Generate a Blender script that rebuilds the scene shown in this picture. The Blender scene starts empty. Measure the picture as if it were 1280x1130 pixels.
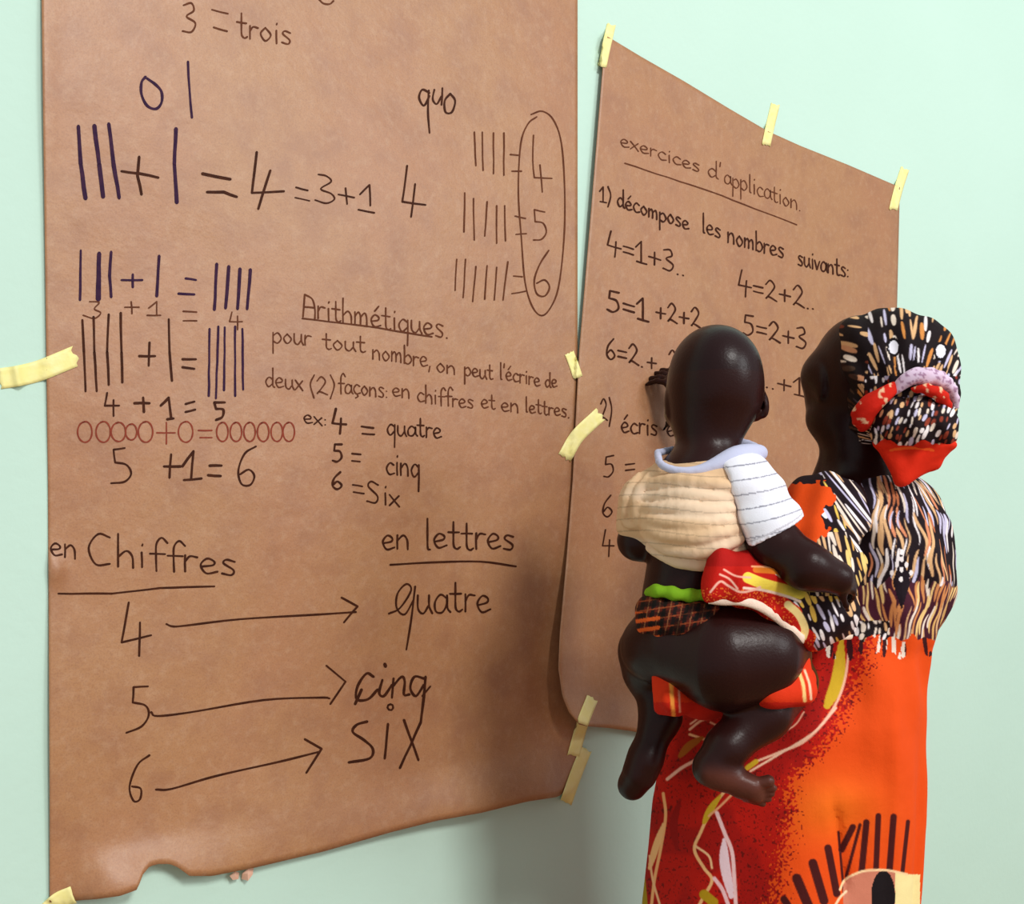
import bpy, math, random
import numpy as np
C = bpy.context.scene
COL = C.collection
rnd = random.Random(5)

# ------------------------------------------------------------------ camera, world, lights, exposure
F = 1150.0; CX = 640.0; HY = 620.0; CZ = 1.35      # focal length in px, centre column, horizon row, eye height
cam = bpy.data.cameras.new('camera'); co = bpy.data.objects.new('camera', cam); COL.objects.link(co)
cam.sensor_fit = 'HORIZONTAL'; cam.sensor_width = 36.0; cam.lens = 36.0*F/1280.0
cam.shift_y = (HY-565.0)/1280.0
cam.clip_start = .05
co.location = (0, 0, CZ); co.rotation_euler = (math.pi/2, 0, 0)
C.camera = co

w = bpy.data.worlds.new('world'); C.world = w; w.use_nodes = True
w.node_tree.nodes['Background'].inputs[0].default_value = (.93, .98, 1.0, 1)
w.node_tree.nodes['Background'].inputs[1].default_value = .50

def area(name, loc, target, sx, sy, power, color):
    l = bpy.data.lights.new(name, 'AREA'); l.shape = 'RECTANGLE'; l.size = sx; l.size_y = sy
    l.energy = power; l.color = color
    o = bpy.data.objects.new(name, l); COL.objects.link(o); o.location = loc
    import mathutils
    d = mathutils.Vector(target)-mathutils.Vector(loc)
    o.rotation_euler = d.to_track_quat('-Z', 'Y').to_euler()
    return o
area('daylight', (3.7, -4.0, 6.15), (.3, 1.7, 1.25), 1.5, 1.5, 400, (1.0, .985, .95))
area('window_daylight', (6.3, -1.95, 3.9), (.0, 1.7, 1.5), 2.4, 2.6, 185, (.96, 1.0, 1.0))
C.view_settings.view_transform = 'Standard'; C.view_settings.look = 'None'
C.view_settings.gamma = 1.0; C.view_settings.use_curve_mapping = False
C.view_settings.exposure = 0.0

# ------------------------------------------------------------------ helpers
def lin(c):
    c = np.asarray(c, dtype=np.float64)/255.0
    return np.where(c <= .04045, c/12.92, ((c+.055)/1.055)**2.4)
def P(x, y, D):
    return np.array([(x-CX)/F*D, D, CZ+(HY-y)/F*D])
def proj(V):
    return CX+V[:, 0]/V[:, 1]*F, HY-(V[:, 2]-CZ)/V[:, 1]*F
def link(o, name, parent=None):
    COL.objects.link(o)
    if parent is not None: o.parent = parent
    return o
def mesh_obj(name, V, faces, mat, parent=None, smooth=True):
    me = bpy.data.meshes.new(name)
    me.from_pydata([tuple(v) for v in V], [], [tuple(f) for f in faces])
    me.materials.append(mat)
    if smooth: me.polygons.foreach_set('use_smooth', [True]*len(me.polygons))
    me.update()
    return link(bpy.data.objects.new(name, me), name, parent)
def np_mesh(name, V, Q, mat, parent=None, col=None):
    """fast mesh of quads from numpy arrays, colours (linear) on the vertices"""
    me = bpy.data.meshes.new(name)
    me.vertices.add(len(V)); me.vertices.foreach_set('co', V.astype(np.float32).ravel())
    me.loops.add(Q.size); me.loops.foreach_set('vertex_index', Q.astype(np.int32).ravel())
    me.polygons.add(len(Q)); me.polygons.foreach_set('loop_start', np.arange(0, Q.size, 4, dtype=np.int32))
    me.polygons.foreach_set('loop_total', np.full(len(Q), 4, dtype=np.int32))
    me.polygons.foreach_set('use_smooth', np.ones(len(Q), dtype=bool))
    me.update(calc_edges=True); me.validate()
    if col is not None:
        a = me.color_attributes.new('print_colour', 'FLOAT_COLOR', 'POINT')
        rgba = np.ones((len(V), 4), dtype=np.float32); rgba[:, :3] = col
        a.data.foreach_set('color', rgba.ravel())
    me.materials.append(mat)
    return link(bpy.data.objects.new(name, me), name, parent)
def empty(name, loc, label, cat, group=None):
    o = bpy.data.objects.new(name, None); COL.objects.link(o); o.location = loc
    o.empty_display_size = .05
    tag(o, label, cat, group); return o
def tag(o, label, cat=None, group=None):
    o['label'] = label
    if cat: o['category'] = cat
    if group: o['group'] = group
def keep_parent(child, parent):
    child.parent = parent
    child.location = (-parent.location[0], -parent.location[1], -parent.location[2])

def principled(name, color, rough=.8, spec=.3, noise=None, bump=None, attr=False, sheen=0, coat=0, trans=0):
    m = bpy.data.materials.new(name); m.use_nodes = True
    nt = m.node_tree; b = nt.nodes['Principled BSDF']
    c = tuple(lin(color))
    b.inputs['Base Color'].default_value = (*c, 1)
    b.inputs['Roughness'].default_value = rough
    b.inputs['Specular IOR Level'].default_value = spec
    if sheen: b.inputs['Sheen Weight'].default_value = sheen
    if coat:
        b.inputs['Coat Weight'].default_value = coat; b.inputs['Coat Roughness'].default_value = .3
    src = None
    tc = nt.nodes.new('ShaderNodeTexCoord')
    if attr:
        at = nt.nodes.new('ShaderNodeAttribute'); at.attribute_name = 'print_colour'; src = at.outputs['Color']
    if noise:                                     # list of (scale, detail, colour, lo, hi)
        for (sc, det, c2, lo, hi, am) in noise:
            n = nt.nodes.new('ShaderNodeTexNoise'); n.inputs['Scale'].default_value = sc; n.inputs['Detail'].default_value = det
            nt.links.new(tc.outputs['Object'], n.inputs['Vector'])
            r = nt.nodes.new('ShaderNodeMapRange'); r.inputs[1].default_value = lo; r.inputs[2].default_value = hi
            r.inputs[3].default_value = 0; r.inputs[4].default_value = am
            nt.links.new(n.outputs['Fac'], r.inputs[0])
            mx = nt.nodes.new('ShaderNodeMix'); mx.data_type = 'RGBA'
            nt.links.new(r.outputs[0], mx.inputs[0])
            if src is not None: nt.links.new(src, mx.inputs[6])
            else: mx.inputs[6].default_value = (*c, 1)
            mx.inputs[7].default_value = (*tuple(lin(c2)), 1)
            src = mx.outputs[2]
    if src is not None: nt.links.new(src, b.inputs['Base Color'])
    if bump:
        prev = None
        for (sc, det, dist) in bump:
            n = nt.nodes.new('ShaderNodeTexNoise'); n.inputs['Scale'].default_value = sc; n.inputs['Detail'].default_value = det
            nt.links.new(tc.outputs['Object'], n.inputs['Vector'])
            bp = nt.nodes.new('ShaderNodeBump'); bp.inputs['Strength'].default_value = 1; bp.inputs['Distance'].default_value = dist
            nt.links.new(n.outputs['Fac'], bp.inputs['Height'])
            if prev: nt.links.new(prev, bp.inputs['Normal'])
            prev = bp.outputs['Normal']
        nt.links.new(prev, b.inputs['Normal'])
    return m

# ------------------------------------------------------------------ materials
M = {}
M['wall'] = principled('mint_wall_paint', (199, 227, 213), .8, .12, noise=[(1.2, 3, (191, 220, 205), .35, .7, .6)], bump=[(55, 3, .0006), (6, 2, .002)])
M['floor'] = principled('cement_floor', (165, 125, 85), .8, .3, noise=[(4, 6, (135, 98, 66), .4, .6, 1)])
M['kraft'] = principled('kraft_paper', (174, 124, 82), .47, .65,
    noise=[(3.2, 4, (172, 118, 80), .4, .62, .8), (17, 5, (156, 106, 74), .45, .75, .75), (70, 4, (188, 146, 112), .5, .8, .5), (420, 3, (140, 92, 64), .45, .8, .55)],
    bump=[(9, 3, .004), (160, 3, .0004)])
M['tape'] = principled('yellow_masking_tape', (244, 232, 150), .55, .4, noise=[(60, 3, (250, 240, 176), .4, .7, .7)], bump=[(120, 2, .0006)])
M['scrap'] = principled('pale_pink_paper', (236, 190, 165), .7, .3, noise=[(60, 3, (225, 175, 150), .4, .7, .7)])
M['ink_black'] = principled('black_marker_ink', (58, 28, 16), .6, .08, noise=[(90, 2, (76, 38, 20), .4, .7, .8)])
M['ink_purple'] = principled('purple_black_marker_ink', (48, 24, 52), .6, .08, noise=[(90, 2, (66, 36, 60), .4, .7, .8)])
M['ink_brown'] = principled('faded_brown_ink', (100, 56, 34), .6, .08, noise=[(90, 2, (82, 42, 26), .4, .7, .8)])
M['ink_red'] = principled('red_brown_ink', (138, 62, 44), .6, .08, noise=[(90, 2, (120, 50, 38), .4, .7, .8)])
M['skin'] = principled('very_dark_brown_skin', (40, 20, 18), .34, .2, attr=True, bump=[(260, 3, .0003)])
M['cloth'] = principled('printed_cotton', (200, 80, 30), .8, .2, attr=True, bump=[(900, 2, .0004), (30, 3, .002)])
M['jersey'] = principled('cotton_jersey', (235, 220, 200), .85, .2, attr=True, bump=[(700, 2, .0003), (30, 2, .0012)])
M['trim'] = principled('cream_trim_tape', (250, 225, 205), .8, .2, noise=[(80, 2, (238, 205, 185), .4, .7, .7)], bump=[(400, 2, .0005)])
M['hair'] = principled('short_black_hair', (22, 14, 14), .8, .2, noise=[(300, 3, (34, 22, 20), .4, .7, .8)], bump=[(500, 2, .002)])
M['marker'] = principled('black_marker_plastic', (25, 22, 25), .35, .5, noise=[(40, 2, (32, 28, 30), .4, .7, .8)])
M['felt'] = principled('marker_felt', (15, 12, 14), .9, .1, noise=[(300, 2, (25, 20, 20), .4, .7, .8)])

# ------------------------------------------------------------------ the wall plane (vanishes towards the right)
TH = math.atan((2200-CX)/F); DX, DY = math.sin(TH), math.cos(TH); NX, NY = DY, -DX; Z0 = 1.82
def wp(x, y, h=0.0):                    # point at distance h in front of the wall seen along this ray
    u = (x-CX)/F
    D = (DX*Z0-h)/(DX-NX*u)
    return np.array([u*D, D, CZ+(HY-y)/F*D])
def wall_local(s, z, h): return np.array([DX*s+NX*h, Z0+DY*s+NY*h, z])
def slab(name, pts, t, mat):            # s-range and z-range on the wall plane, thickness behind
    pass
s0, s1, z1 = -2.6, 3.6, 3.5; FZ = -.12
gx, gz = 60, 30
V = []; Fc = []
for j in range(gz+1):
    for i in range(gx+1):
        V.append(wall_local(s0+(s1-s0)*i/gx, FZ+(z1-FZ)*j/gz, 0))
for j in range(gz):
    for i in range(gx):
        a = j*(gx+1)+i; Fc.append((a, a+1, a+gx+2, a+gx+1))
nb = len(V)
for (s, z) in ((s0, FZ), (s1, FZ), (s1, z1), (s0, z1)): V.append(wall_local(s, z, -.15))
Fc.append((nb+3, nb+2, nb+1, nb))
Fc += [(0, nb, nb+1, gx), (gz*(gx+1), (gz+1)*(gx+1)-1, nb+2, nb+3)]
wall = mesh_obj('wall_back', V, Fc, M['wall'], smooth=False); wall['kind'] = 'structure'
wall['label'] = 'pale mint green painted wall behind the paper sheets'
fl = [wall_local(s0, FZ, -.15), wall_local(s1, FZ, -.15), wall_local(s1, FZ, 4.2), wall_local(s0, FZ, 4.2)]
V = fl+[v-np.array([0, 0, .1]) for v in fl]
floor = mesh_obj('floor', V, [(3, 2, 1, 0), (4, 5, 6, 7), (0, 1, 5, 4), (1, 2, 6, 5), (2, 3, 7, 6), (3, 0, 4, 7)], M['floor'], smooth=False)
floor['kind'] = 'structure'; floor['label'] = 'bare brown cement floor of the room'

# ------------------------------------------------------------------ paper sheets
def interp(keys, t):
    k = np.array(keys, float); return np.interp(t, k[:, 0], k[:, 1])
def sm(t): t = np.clip(t, 0, 1); return t*t*(3-2*t)
L_left = [(-260, 47), (0, 52), (300, 56), (600, 60), (1000, 62), (1150, 62)]
L_right = [(-260, 723), (0, 722), (430, 722), (560, 724), (900, 726), (960, 730), (1000, 722)]
L_bot = [(62, 1128), (120, 1124), (150, 1120), (172, 1112), (178, 1094), (187, 1083), (198, 1080), (212, 1080), (222, 1084), (237, 1095), (265, 1095), (321, 1084), (406, 1064), (490, 1040), (546, 1026), (602, 1016), (659, 1002), (698, 996), (713, 984), (728, 962)]
R_left = [(40, 757), (250, 740), (440, 724), (600, 716), (690, 709), (790, 700), (835, 698), (870, 703), (892, 712), (905, 724)]
R_right = [(230, 1125), (400, 1121), (700, 1118), (1000, 1112)]
R_top = [(757, 44), (800, 70), (856, 102), (912, 136), (960, 164), (1000, 182), (1060, 206), (1125, 234)]
R_bot = [(698, 893), (716, 904), (735, 908), (760, 910), (790, 914), (830, 922), (900, 934), (1112, 975)]
def hL(x, y):
    x = np.asarray(x, float); y = np.asarray(y, float)
    h = .0045+.0016*(np.sin(x/83+y/140)+np.sin(y/67-x/150+1))
    d = y-interp([(62, 1130), (150, 1122), (265, 1098), (321, 1084), (406, 1064), (490, 1040), (546, 1026), (602, 1016), (659, 1002), (698, 996), (713, 984), (728, 962)], x)
    h = h+.034*sm((d+75)/75)*sm((x-70)/100)*(.55+.45*np.sin(x/95+.6))*sm((740-x)/60)
    h = h+.010*sm((d+150)/150)*sm((725-x)/120)*sm((x-60)/80)
    h = h+.004*np.exp(-((x-55)/18)**2)*(.5+.5*np.sin(y/120))
    h = h+.008*np.exp(-((x-70)/12)**2-((y-712)/16)**2)
    return h
def hR(x, y):
    x = np.asarray(x, float); y = np.asarray(y, float)
    h = .0135+.0018*(np.sin(x/61+y/120+2)+np.sin(y/90-x/97))
    xl = interp(R_left, y)
    h = h+.030*np.exp(-((x-xl)/26)**2)*sm((y-640)/230)
    h = h-.007*sm((760-x)/40)*sm((120-y)/120)
    yb = interp(R_bot, x); h = h+.012*sm((y-yb+50)/50)
    yt = interp(R_top, x); h = h+.006*sm((yt+40-y)/40)*(.5+.5*np.sin(x/45))
    return np.maximum(h, .003)
def sheet(name, Lk, Rk, Tf, Bf, hf, nx, ny):
    V = []; Fc = []
    for j in range(ny+1):
        b = j/ny
        for i in range(nx+1):
            a = i/nx
            x = interp(Lk, 600)*(1-a)+interp(Rk, 600)*a
            for _ in range(3):
                y = Tf(x)*(1-b)+Bf(x)*b
                x = interp(Lk, y)*(1-a)+interp(Rk, y)*a
            V.append(wp(x, y, float(hf(x, y))))
    n = len(V); t = .0006
    V += [v-np.array([NX, NY, 0])*t for v in V]
    for j in range(ny):
        for i in range(nx):
            a = j*(nx+1)+i
            Fc.append((a, a+nx+1, a+nx+2, a+1)); Fc.append((n+a, n+a+1, n+a+nx+2, n+a+nx+1))
    for j in range(ny):
        a = j*(nx+1); Fc.append((a, n+a, n+a+nx+1, a+nx+1)); a += nx; Fc.append((a, a+nx+1, n+a+nx+1, n+a))
    for i in range(nx):
        a = i; Fc.append((a, a+1, n+a+1, n+a)); a = ny*(nx+1)+i; Fc.append((a, n+a, n+a+1, a+1))
    return mesh_obj(name, V, Fc, M['kraft'])
left_sheet = sheet('paper_sheet', L_left, L_right, lambda x: -250+.02*(x-50), lambda x: interp(L_bot, x), hL, 170, 150)
tag(left_sheet, 'large brown kraft paper sheet on the left with addition tallies and French number words', 'paper', None)
right_sheet = sheet('paper_sheet', R_left, R_right, lambda x: interp(R_top, x), lambda x: interp(R_bot, x), hR, 120, 150)
tag(right_sheet, 'tilted brown kraft paper sheet behind the woman, headed exercices d\'application', 'paper', None)

# ------------------------------------------------------------------ handwriting: single-stroke letters laid on the sheets
G = {
 'a': (.92, ".75,.8 .4,1 .1,.6 .15,.1 .5,.05 .75,.5 .76,1 .78,.3 .95,.05"),
 'b': (.9, "L.1,2 .1,0/.1,.6 .5,1 .8,.5 .5,0 .1,.1"),
 'c': (.85, ".75,.85 .4,1 .1,.5 .35,.02 .8,.15"),
 'ç': (.85, ".75,.85 .4,1 .1,.5 .35,.02 .8,.15/.45,0 .55,-.25 .3,-.45"),
 'd': (.95, ".75,.8 .4,1 .1,.5 .35,0 .75,.4/.75,2 .75,1 .75,.2 .92,0"),
 'e': (.88, ".12,.45 .6,.6 .65,.85 .35,1 .08,.55 .32,.03 .8,.2"),
 'é': (.88, ".12,.45 .6,.6 .65,.85 .35,1 .08,.55 .32,.03 .8,.2/L.35,1.3 .65,1.75"),
 'f': (.75, ".85,1.7 .6,2 .38,1.6 .36,.8 .38,-.1/L.1,.95 .75,1"),
 'h': (.9, "L.1,2 .1,0/.1,.6 .45,1 .7,.7 .74,0"),
 'i': (.45, "L.2,1 .22,0/L.22,1.45 .24,1.55"),
 'l': (.5, ".2,2 .2,1 .22,.1 .35,0"),
 'm': (1.25, "L.1,1 .1,0/.1,.6 .35,1 .52,.7 .52,0/.52,.6 .82,1 .98,.7 1,0"),
 'n': (.95, "L.1,1 .1,0/.1,.6 .45,1 .7,.7 .74,0"),
 'o': (.9, ".4,1 .1,.5 .4,0 .75,.5 .4,1"),
 'p': (.92, "L.1,1 .1,-1.05/.1,.7 .5,1 .8,.5 .5,0 .1,.15"),
 'q': (.95, ".75,.8 .4,1 .1,.5 .35,0 .75,.4/L.77,1 .75,-1.1"),
 'r': (.68, "L.1,1 .1,0/.1,.6 .3,.95 .62,.92"),
 's': (.8, ".65,.9 .3,1 .17,.75 .6,.35 .5,.02 .1,.08"),
 't': (.75, ".3,1.7 .3,.9 .32,.2 .5,0 .68,.12/L0,1.05 .62,1.05"),
 'u': (.95, ".1,1 .12,.25 .4,0 .68,.4/.72,1 .73,.4 .9,0"),
 'v': (.8, "L.05,1 .35,0 .7,1"),
 'x': (.85, "L.05,1 .75,0/L.72,1 .05,0"),
 'A': (1.1, "L.05,0 .18,1.9/.18,1.9 .75,1.6 .95,.8 .95,0/L.1,.85 .9,.9"),
 'C': (1.25, "1.0,1.75 .5,1.9 .1,1 .4,.02 1.0,.12"),
 'S': (1.2, ".9,1.75 .4,2 .2,1.5 .85,.7 .7,.05 .1,.1"),
 '1': (.8, "L.05,1.2 .4,1.8 .4,0/L.1,0 .75,0"),
 '2': (.95, ".1,1.35 .4,1.8 .7,1.35 .45,.7 .1,.05 .3,.28 .85,.02"),
 '3': (.85, ".1,1.65 .5,1.8 .62,1.35 .25,.98 .7,.6 .5,.05 .05,.08"),
 '4': (1.0, "L.3,1.9 .08,.6 .95,.62/L.62,1.1 .55,-.25"),
 '5': (.9, "L.75,1.8 .22,1.75 .17,1.1/.17,1.1 .6,1.05 .72,.45 .4,0 .05,.08"),
 '6': (.85, ".62,1.8 .2,1.1 .1,.35 .4,0 .7,.4 .42,.8 .13,.45"),
 '+': (.95, "L.08,.7 .85,.7/L.46,1.2 .45,.15"),
 '=': (.85, "L.1,.95 .75,.95/L.1,.45 .75,.45"),
 '(': (.5, ".4,2 .12,1 .38,-.4"), ')': (.5, ".1,2 .38,1 .1,-.4"),
 "'": (.3, "L.15,2 .1,1.5"), '.': (.35, "L.12,.02 .16,.0"), ',': (.35, "L.15,.1 .05,-.5"),
 ':': (.4, "L.15,.75 .18,.75/L.15,.1 .18,.1"), ' ': (.6, ""), '-': (.6, "L.05,.4 .5,.4"),
}
def catmull(pts, n=5):
    p = np.array(pts, float)
    if len(p) < 3: return p
    q = np.vstack([2*p[0]-p[1], p, 2*p[-1]-p[-2]]); out = []
    for i in range(1, len(q)-2):
        for t in np.linspace(0, 1, n, endpoint=False):
            a, b, c, d = q[i-1], q[i], q[i+1], q[i+2]
            out.append(.5*(2*b+(c-a)*t+(2*a-5*b+4*c-d)*t*t+(3*b-a-3*c+d)*t**3))
    out.append(p[-1]); return np.array(out)
layer = [0]
class Ink:
    def __init__(s, hf): s.hf = hf; s.V = []; s.F = []
    def stroke(s, pts, wd, smooth=True):
        p = catmull(pts) if smooth else np.array(pts, float)
        if not smooth:                                    # straight strokes: a slight hand tremor
            q = [p[0]]
            for a, b in zip(p[:-1], p[1:]):
                L = np.hypot(*(b-a)); n = max(2, int(L/14))
                nn = np.array([-(b-a)[1], (b-a)[0]])/max(L, 1e-6)
                for k in range(1, n+1):
                    j = nn*rnd.uniform(-.35, .35) if k < n and L > 12 else 0
                    q.append(a+(b-a)*k/n+j)
                if True: q.append(b*1.0)
            segs = []; cur = [q[0]]
            for a in q[1:]:
                if np.hypot(*(a-cur[-1])) < 1e-6:
                    segs.append(cur); cur = [a]
                else: cur.append(a)
            segs.append(cur); segs = [g for g in segs if len(g) > 1]
        else: segs = [list(p)]
        layer[0] = (layer[0]+1) % 9
        lift = .0004+.00004*layer[0]
        for g in segs:
            g = np.array(g); n = len(g)
            t = np.gradient(g, axis=0); t /= np.maximum(np.hypot(t[:, 0], t[:, 1]), 1e-6)[:, None]
            nr = np.stack([-t[:, 1], t[:, 0]], 1)
            hw = wd*.5*(1+.12*np.sin(np.arange(n)*.9+rnd.random()*6)); 
            L = [g[0]-t[0]*hw[0]*.7]; base = len(s.V)
            ring = [(g[0]-t[0]*wd*.42+nr[0]*hw[0]*.45, g[0]-t[0]*wd*.42-nr[0]*hw[0]*.45)]
            ring += [(g[i]+nr[i]*hw[i], g[i]-nr[i]*hw[i]) for i in range(n)]
            ring += [(g[-1]+t[-1]*wd*.42+nr[-1]*hw[-1]*.45, g[-1]+t[-1]*wd*.42-nr[-1]*hw[-1]*.45)]
            for a, b in ring:
                for q in (a, b):
                    h = float(s.hf(q[0], q[1]))+lift; s.V.append(wp(q[0], q[1], h))
            for i in range(len(ring)-1):
                k = base+2*i; s.F.append((k, k+1, k+3, k+2))
    def text(s, x0, y0, x1, y1, xh, string, wd, slant=0.0):
        tot = sum(G[c][0] for c in string)
        for c0 in [0]:
            adv = 0
            for c in string:
                a, d = G[c]; jy = rnd.uniform(-.06, .06)*xh; js = 1+rnd.uniform(-.06, .06)
                if d:
                    for st in d.split('/'):
                        L = st.startswith('L'); st = st.lstrip('L')
                        pts = []
                        for q in st.split():
                            gx_, gy_ = map(float, q.split(','))
                            t = (adv+gx_)/tot
                            pts.append((x0+(x1-x0)*t+slant*gy_*xh, y0+(y1-y0)*t-gy_*xh*js+jy))
                        s.stroke(pts, wd, not L)
                adv += a
    def build(s, name, mat, parent, label=None):
        o = mesh_obj(name, s.V, s.F, M[mat], parent, smooth=False)
        if label: o['label'] = label
        o['kind'] = 'stuff'
        return o
def S(ink, wd, *strokes):                                 # straight strokes given as flat tuples
    for t in strokes: ink.stroke([(t[i], t[i+1]) for i in range(0, len(t), 2)], wd, False)
def Cv(ink, wd, *strokes):
    for t in strokes: ink.stroke([(t[i], t[i+1]) for i in range(0, len(t), 2)], wd, True)
def O(ink, wd, cx, cy, rx, ry, st=-1.9):
    ink.stroke([(cx+rx*math.cos(st+a), cy+ry*math.sin(st+a)*(1+.05*math.sin(a))) for a in np.linspace(0, 6.6, 11)], wd, True)

# --- left sheet
k = Ink(hL)
k.text(227, 40, 248, 41, 20, '3', 2.4); S(k, 2.2, (265, 12, 285, 17), (267, 34, 284, 39)); k.text(296, 46, 366, 57, 17, 'trois', 2.2)
Cv(k, 2.2, (398, -2, 404, 4, 412, 5, 417, 1))
k.build('handwriting', 'ink_brown', left_sheet, 'brown written line 3 = trois at the top')
k = Ink(hL)
Cv(k, 3.4, (182, 96, 177, 103, 177, 118, 184, 132, 195, 136, 202, 128, 202, 115, 195, 106, 184, 98)); S(k, 2.8, (235, 77, 237, 112, 240, 147))
S(k, 5, (98, 158, 101, 205, 107, 248), (118, 157, 124, 205, 129, 246), (136, 155, 142, 205, 149, 247), (220, 161, 218, 205, 221, 253))
S(k, 3, (124, 317, 123, 374)); 
k.build('handwriting', 'ink_purple', left_sheet, 'bold purple black tally strokes')
k = Ink(hL)
S(k, 3.4, (152, 214, 175, 217, 198, 222), (174, 196, 172, 220, 177, 243)); S(k, 3.6, (253, 217, 288, 224), (259, 240, 280, 240, 296, 246))
S(k, 3, (321, 190, 315, 241, 355, 239), (338, 213, 323, 261))
S(k, 2, (370, 234, 385, 238), (369, 247, 387, 251)); Cv(k, 2.2, (398, 218, 408, 220, 414, 227, 401, 236, 414, 242, 418, 249, 408, 254, 394, 250))
S(k, 2.2, (423, 243, 443, 247), (432, 235, 434, 255), (450, 243, 462, 231, 463, 257), (448, 262, 468, 266))
S(k, 2.6, (509, 207, 503, 252, 532, 256), (519, 230, 514, 271))
k.build('handwriting', 'ink_black', left_sheet, 'written sum = 4 = 3+1 4 in dark ink')
k = Ink(hL)
Cv(k, 2.6, (537, 116, 528, 112, 524, 122, 530, 132, 537, 120)); Cv(k, 2.6, (536, 113, 535, 140, 537, 166))
Cv(k, 2.4, (543, 112, 541, 124, 546, 130, 552, 120)); S(k, 2.4, (553, 110, 552, 131)); Cv(k, 2.6, (563, 117, 556, 126, 557, 140, 565, 140, 569, 126, 563, 117))
k.build('handwriting', 'ink_black', left_sheet, 'short written word quo')
k = Ink(hL)
S(k, 2, (593, 165, 595, 207), (603, 165, 604, 213), (617, 166, 617, 217), (630, 166, 630, 219), (638, 193, 648, 194), (640, 214, 652, 214))
S(k, 2, (667, 169, 666, 200, 668, 222, 690, 223), (675, 206, 678, 240))
S(k, 2, (581, 241, 580, 290), (592, 248, 593, 300), (609, 252, 606, 295), (621, 257, 621, 304), (631, 257, 632, 301), (644, 270, 657, 273), (645, 293, 658, 292))
S(k, 2, (681, 265, 668, 262, 669, 277)); Cv(k, 2, (669, 277, 679, 279, 683, 290, 677, 299, 667, 300))
S(k, 2, (571, 324, 569, 363), (582, 324, 579, 372), (595, 333, 591, 377), (609, 332, 606, 374), (621, 334, 618, 375), (635, 327, 629, 375), (642, 345, 653, 346), (640, 367, 657, 364))
Cv(k, 2.2, (686, 313, 675, 330, 668, 350, 671, 367, 681, 370, 687, 359, 681, 350, 671, 354))
Cv(k, 2, (671, 146, 660, 155, 651, 180, 648, 240, 652, 300, 656, 350, 664, 380, 675, 394, 686, 388, 698, 360, 705, 300, 706, 240, 702, 180, 692, 150, 678, 139, 664, 143))
k.build('handwriting', 'ink_brown', left_sheet, 'thin tally rows equal to 4 5 6 with ringed digits')
k = Ink(hL)
S(k, 3, (101, 313, 100, 375)); S(k, 6, (124, 317, 123, 374)); S(k, 4, (139, 315, 137, 345, 139, 371), (199, 320, 196, 370))
S(k, 3, (152, 350, 178, 350), (166, 343, 166, 359), (232, 348, 245, 350), (223, 367, 243, 368))
S(k, 4, (271, 330, 268, 387), (286, 333, 282, 385), (300, 336, 297, 386), (313, 337, 309, 386))
S(k, 2.8, (262, 411, 261, 495), (273, 408, 270, 498), (281, 409, 280, 488), (294, 408, 294, 495), (303, 411, 304, 487))
k.build('handwriting', 'ink_purple', left_sheet, 'tally row three plus one equals four')
k = Ink(hL)
Cv(k, 1.9, (112, 377, 124, 378, 118, 386, 126, 391, 118, 398, 104, 394)); S(k, 1.9, (156, 384, 174, 384), (164, 377, 165, 392), (186, 385, 196, 377, 196, 394), (184, 394, 201, 394), (229, 389, 246, 390), (229, 401, 246, 401), (290, 390, 287, 402, 303, 402), (297, 395, 297, 412))
k.build('handwriting', 'ink_brown', left_sheet, 'faint written sum 3 +1 = 4')
k = Ink(hL)
S(k, 3, (103, 400, 105, 440, 107, 489), (117, 396, 118, 440, 121, 489), (136, 393, 134, 440, 136, 481), (151, 391, 152, 440, 153, 478), (174, 445, 194, 445), (187, 428, 186, 457), (211, 399, 212, 440, 215, 476), (228, 449, 245, 449), (228, 459, 243, 461))
S(k, 2.6, (134, 491, 131, 507, 149, 507), (142, 500, 142, 520)); S(k, 3.2, (168, 504, 187, 504), (179, 497, 180, 515), (201, 507, 211, 497, 214, 522), (209, 524, 217, 523), (232, 505, 243, 502), (232, 515, 244, 512), (281, 503, 268, 503, 270, 511)); Cv(k, 3.2, (270, 511, 279, 512, 278, 521, 270, 525))
k.build('handwriting', 'ink_black', left_sheet, 'tally and sum 4 + 1 = 5')
k = Ink(hL)
for cx_, ry in ((106, 13), (129, 13), (148, 12), (164, 10), (182, 13), (232, 13)): O(k, 2, cx_, 540, 9 if ry > 10 else 7, ry)
S(k, 2, (196, 541, 219, 541), (208, 528, 208, 555), (248, 538, 265, 538), (250, 547, 265, 547))
for cx_ in (278, 295, 312, 329, 346, 361): O(k, 2, cx_, 540, 7.2, 12)
k.build('handwriting', 'ink_red', left_sheet, 'red row of circles five plus one')
k = Ink(hL)
S(k, 2.6, (156, 560, 142, 562, 144, 578)); Cv(k, 2.6, (144, 578, 158, 581, 164, 592, 156, 602, 139, 604))
S(k, 3.2, (205, 583, 226, 583), (214, 568, 212, 597), (228, 583, 242, 564, 239, 599), (230, 600, 252, 598), (262, 582, 277, 582), (260, 594, 276, 595)); Cv(k, 2.6, (320, 558, 306, 567, 298, 588, 302, 605, 313, 606, 318, 595, 311, 587, 300, 593))
k.build('handwriting', 'ink_black', left_sheet, 'large written sum 5 +1 = 6')
k = Ink(hL)
k.text(378, 396, 562, 423, 15.5, 'Arithmétiques.', 2.1); S(k, 2.2, (378, 398, 460, 408, 540, 421))
k.build('handwriting', 'ink_brown', left_sheet, 'underlined heading Arithmétiques.')
k = Ink(hL)
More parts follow.
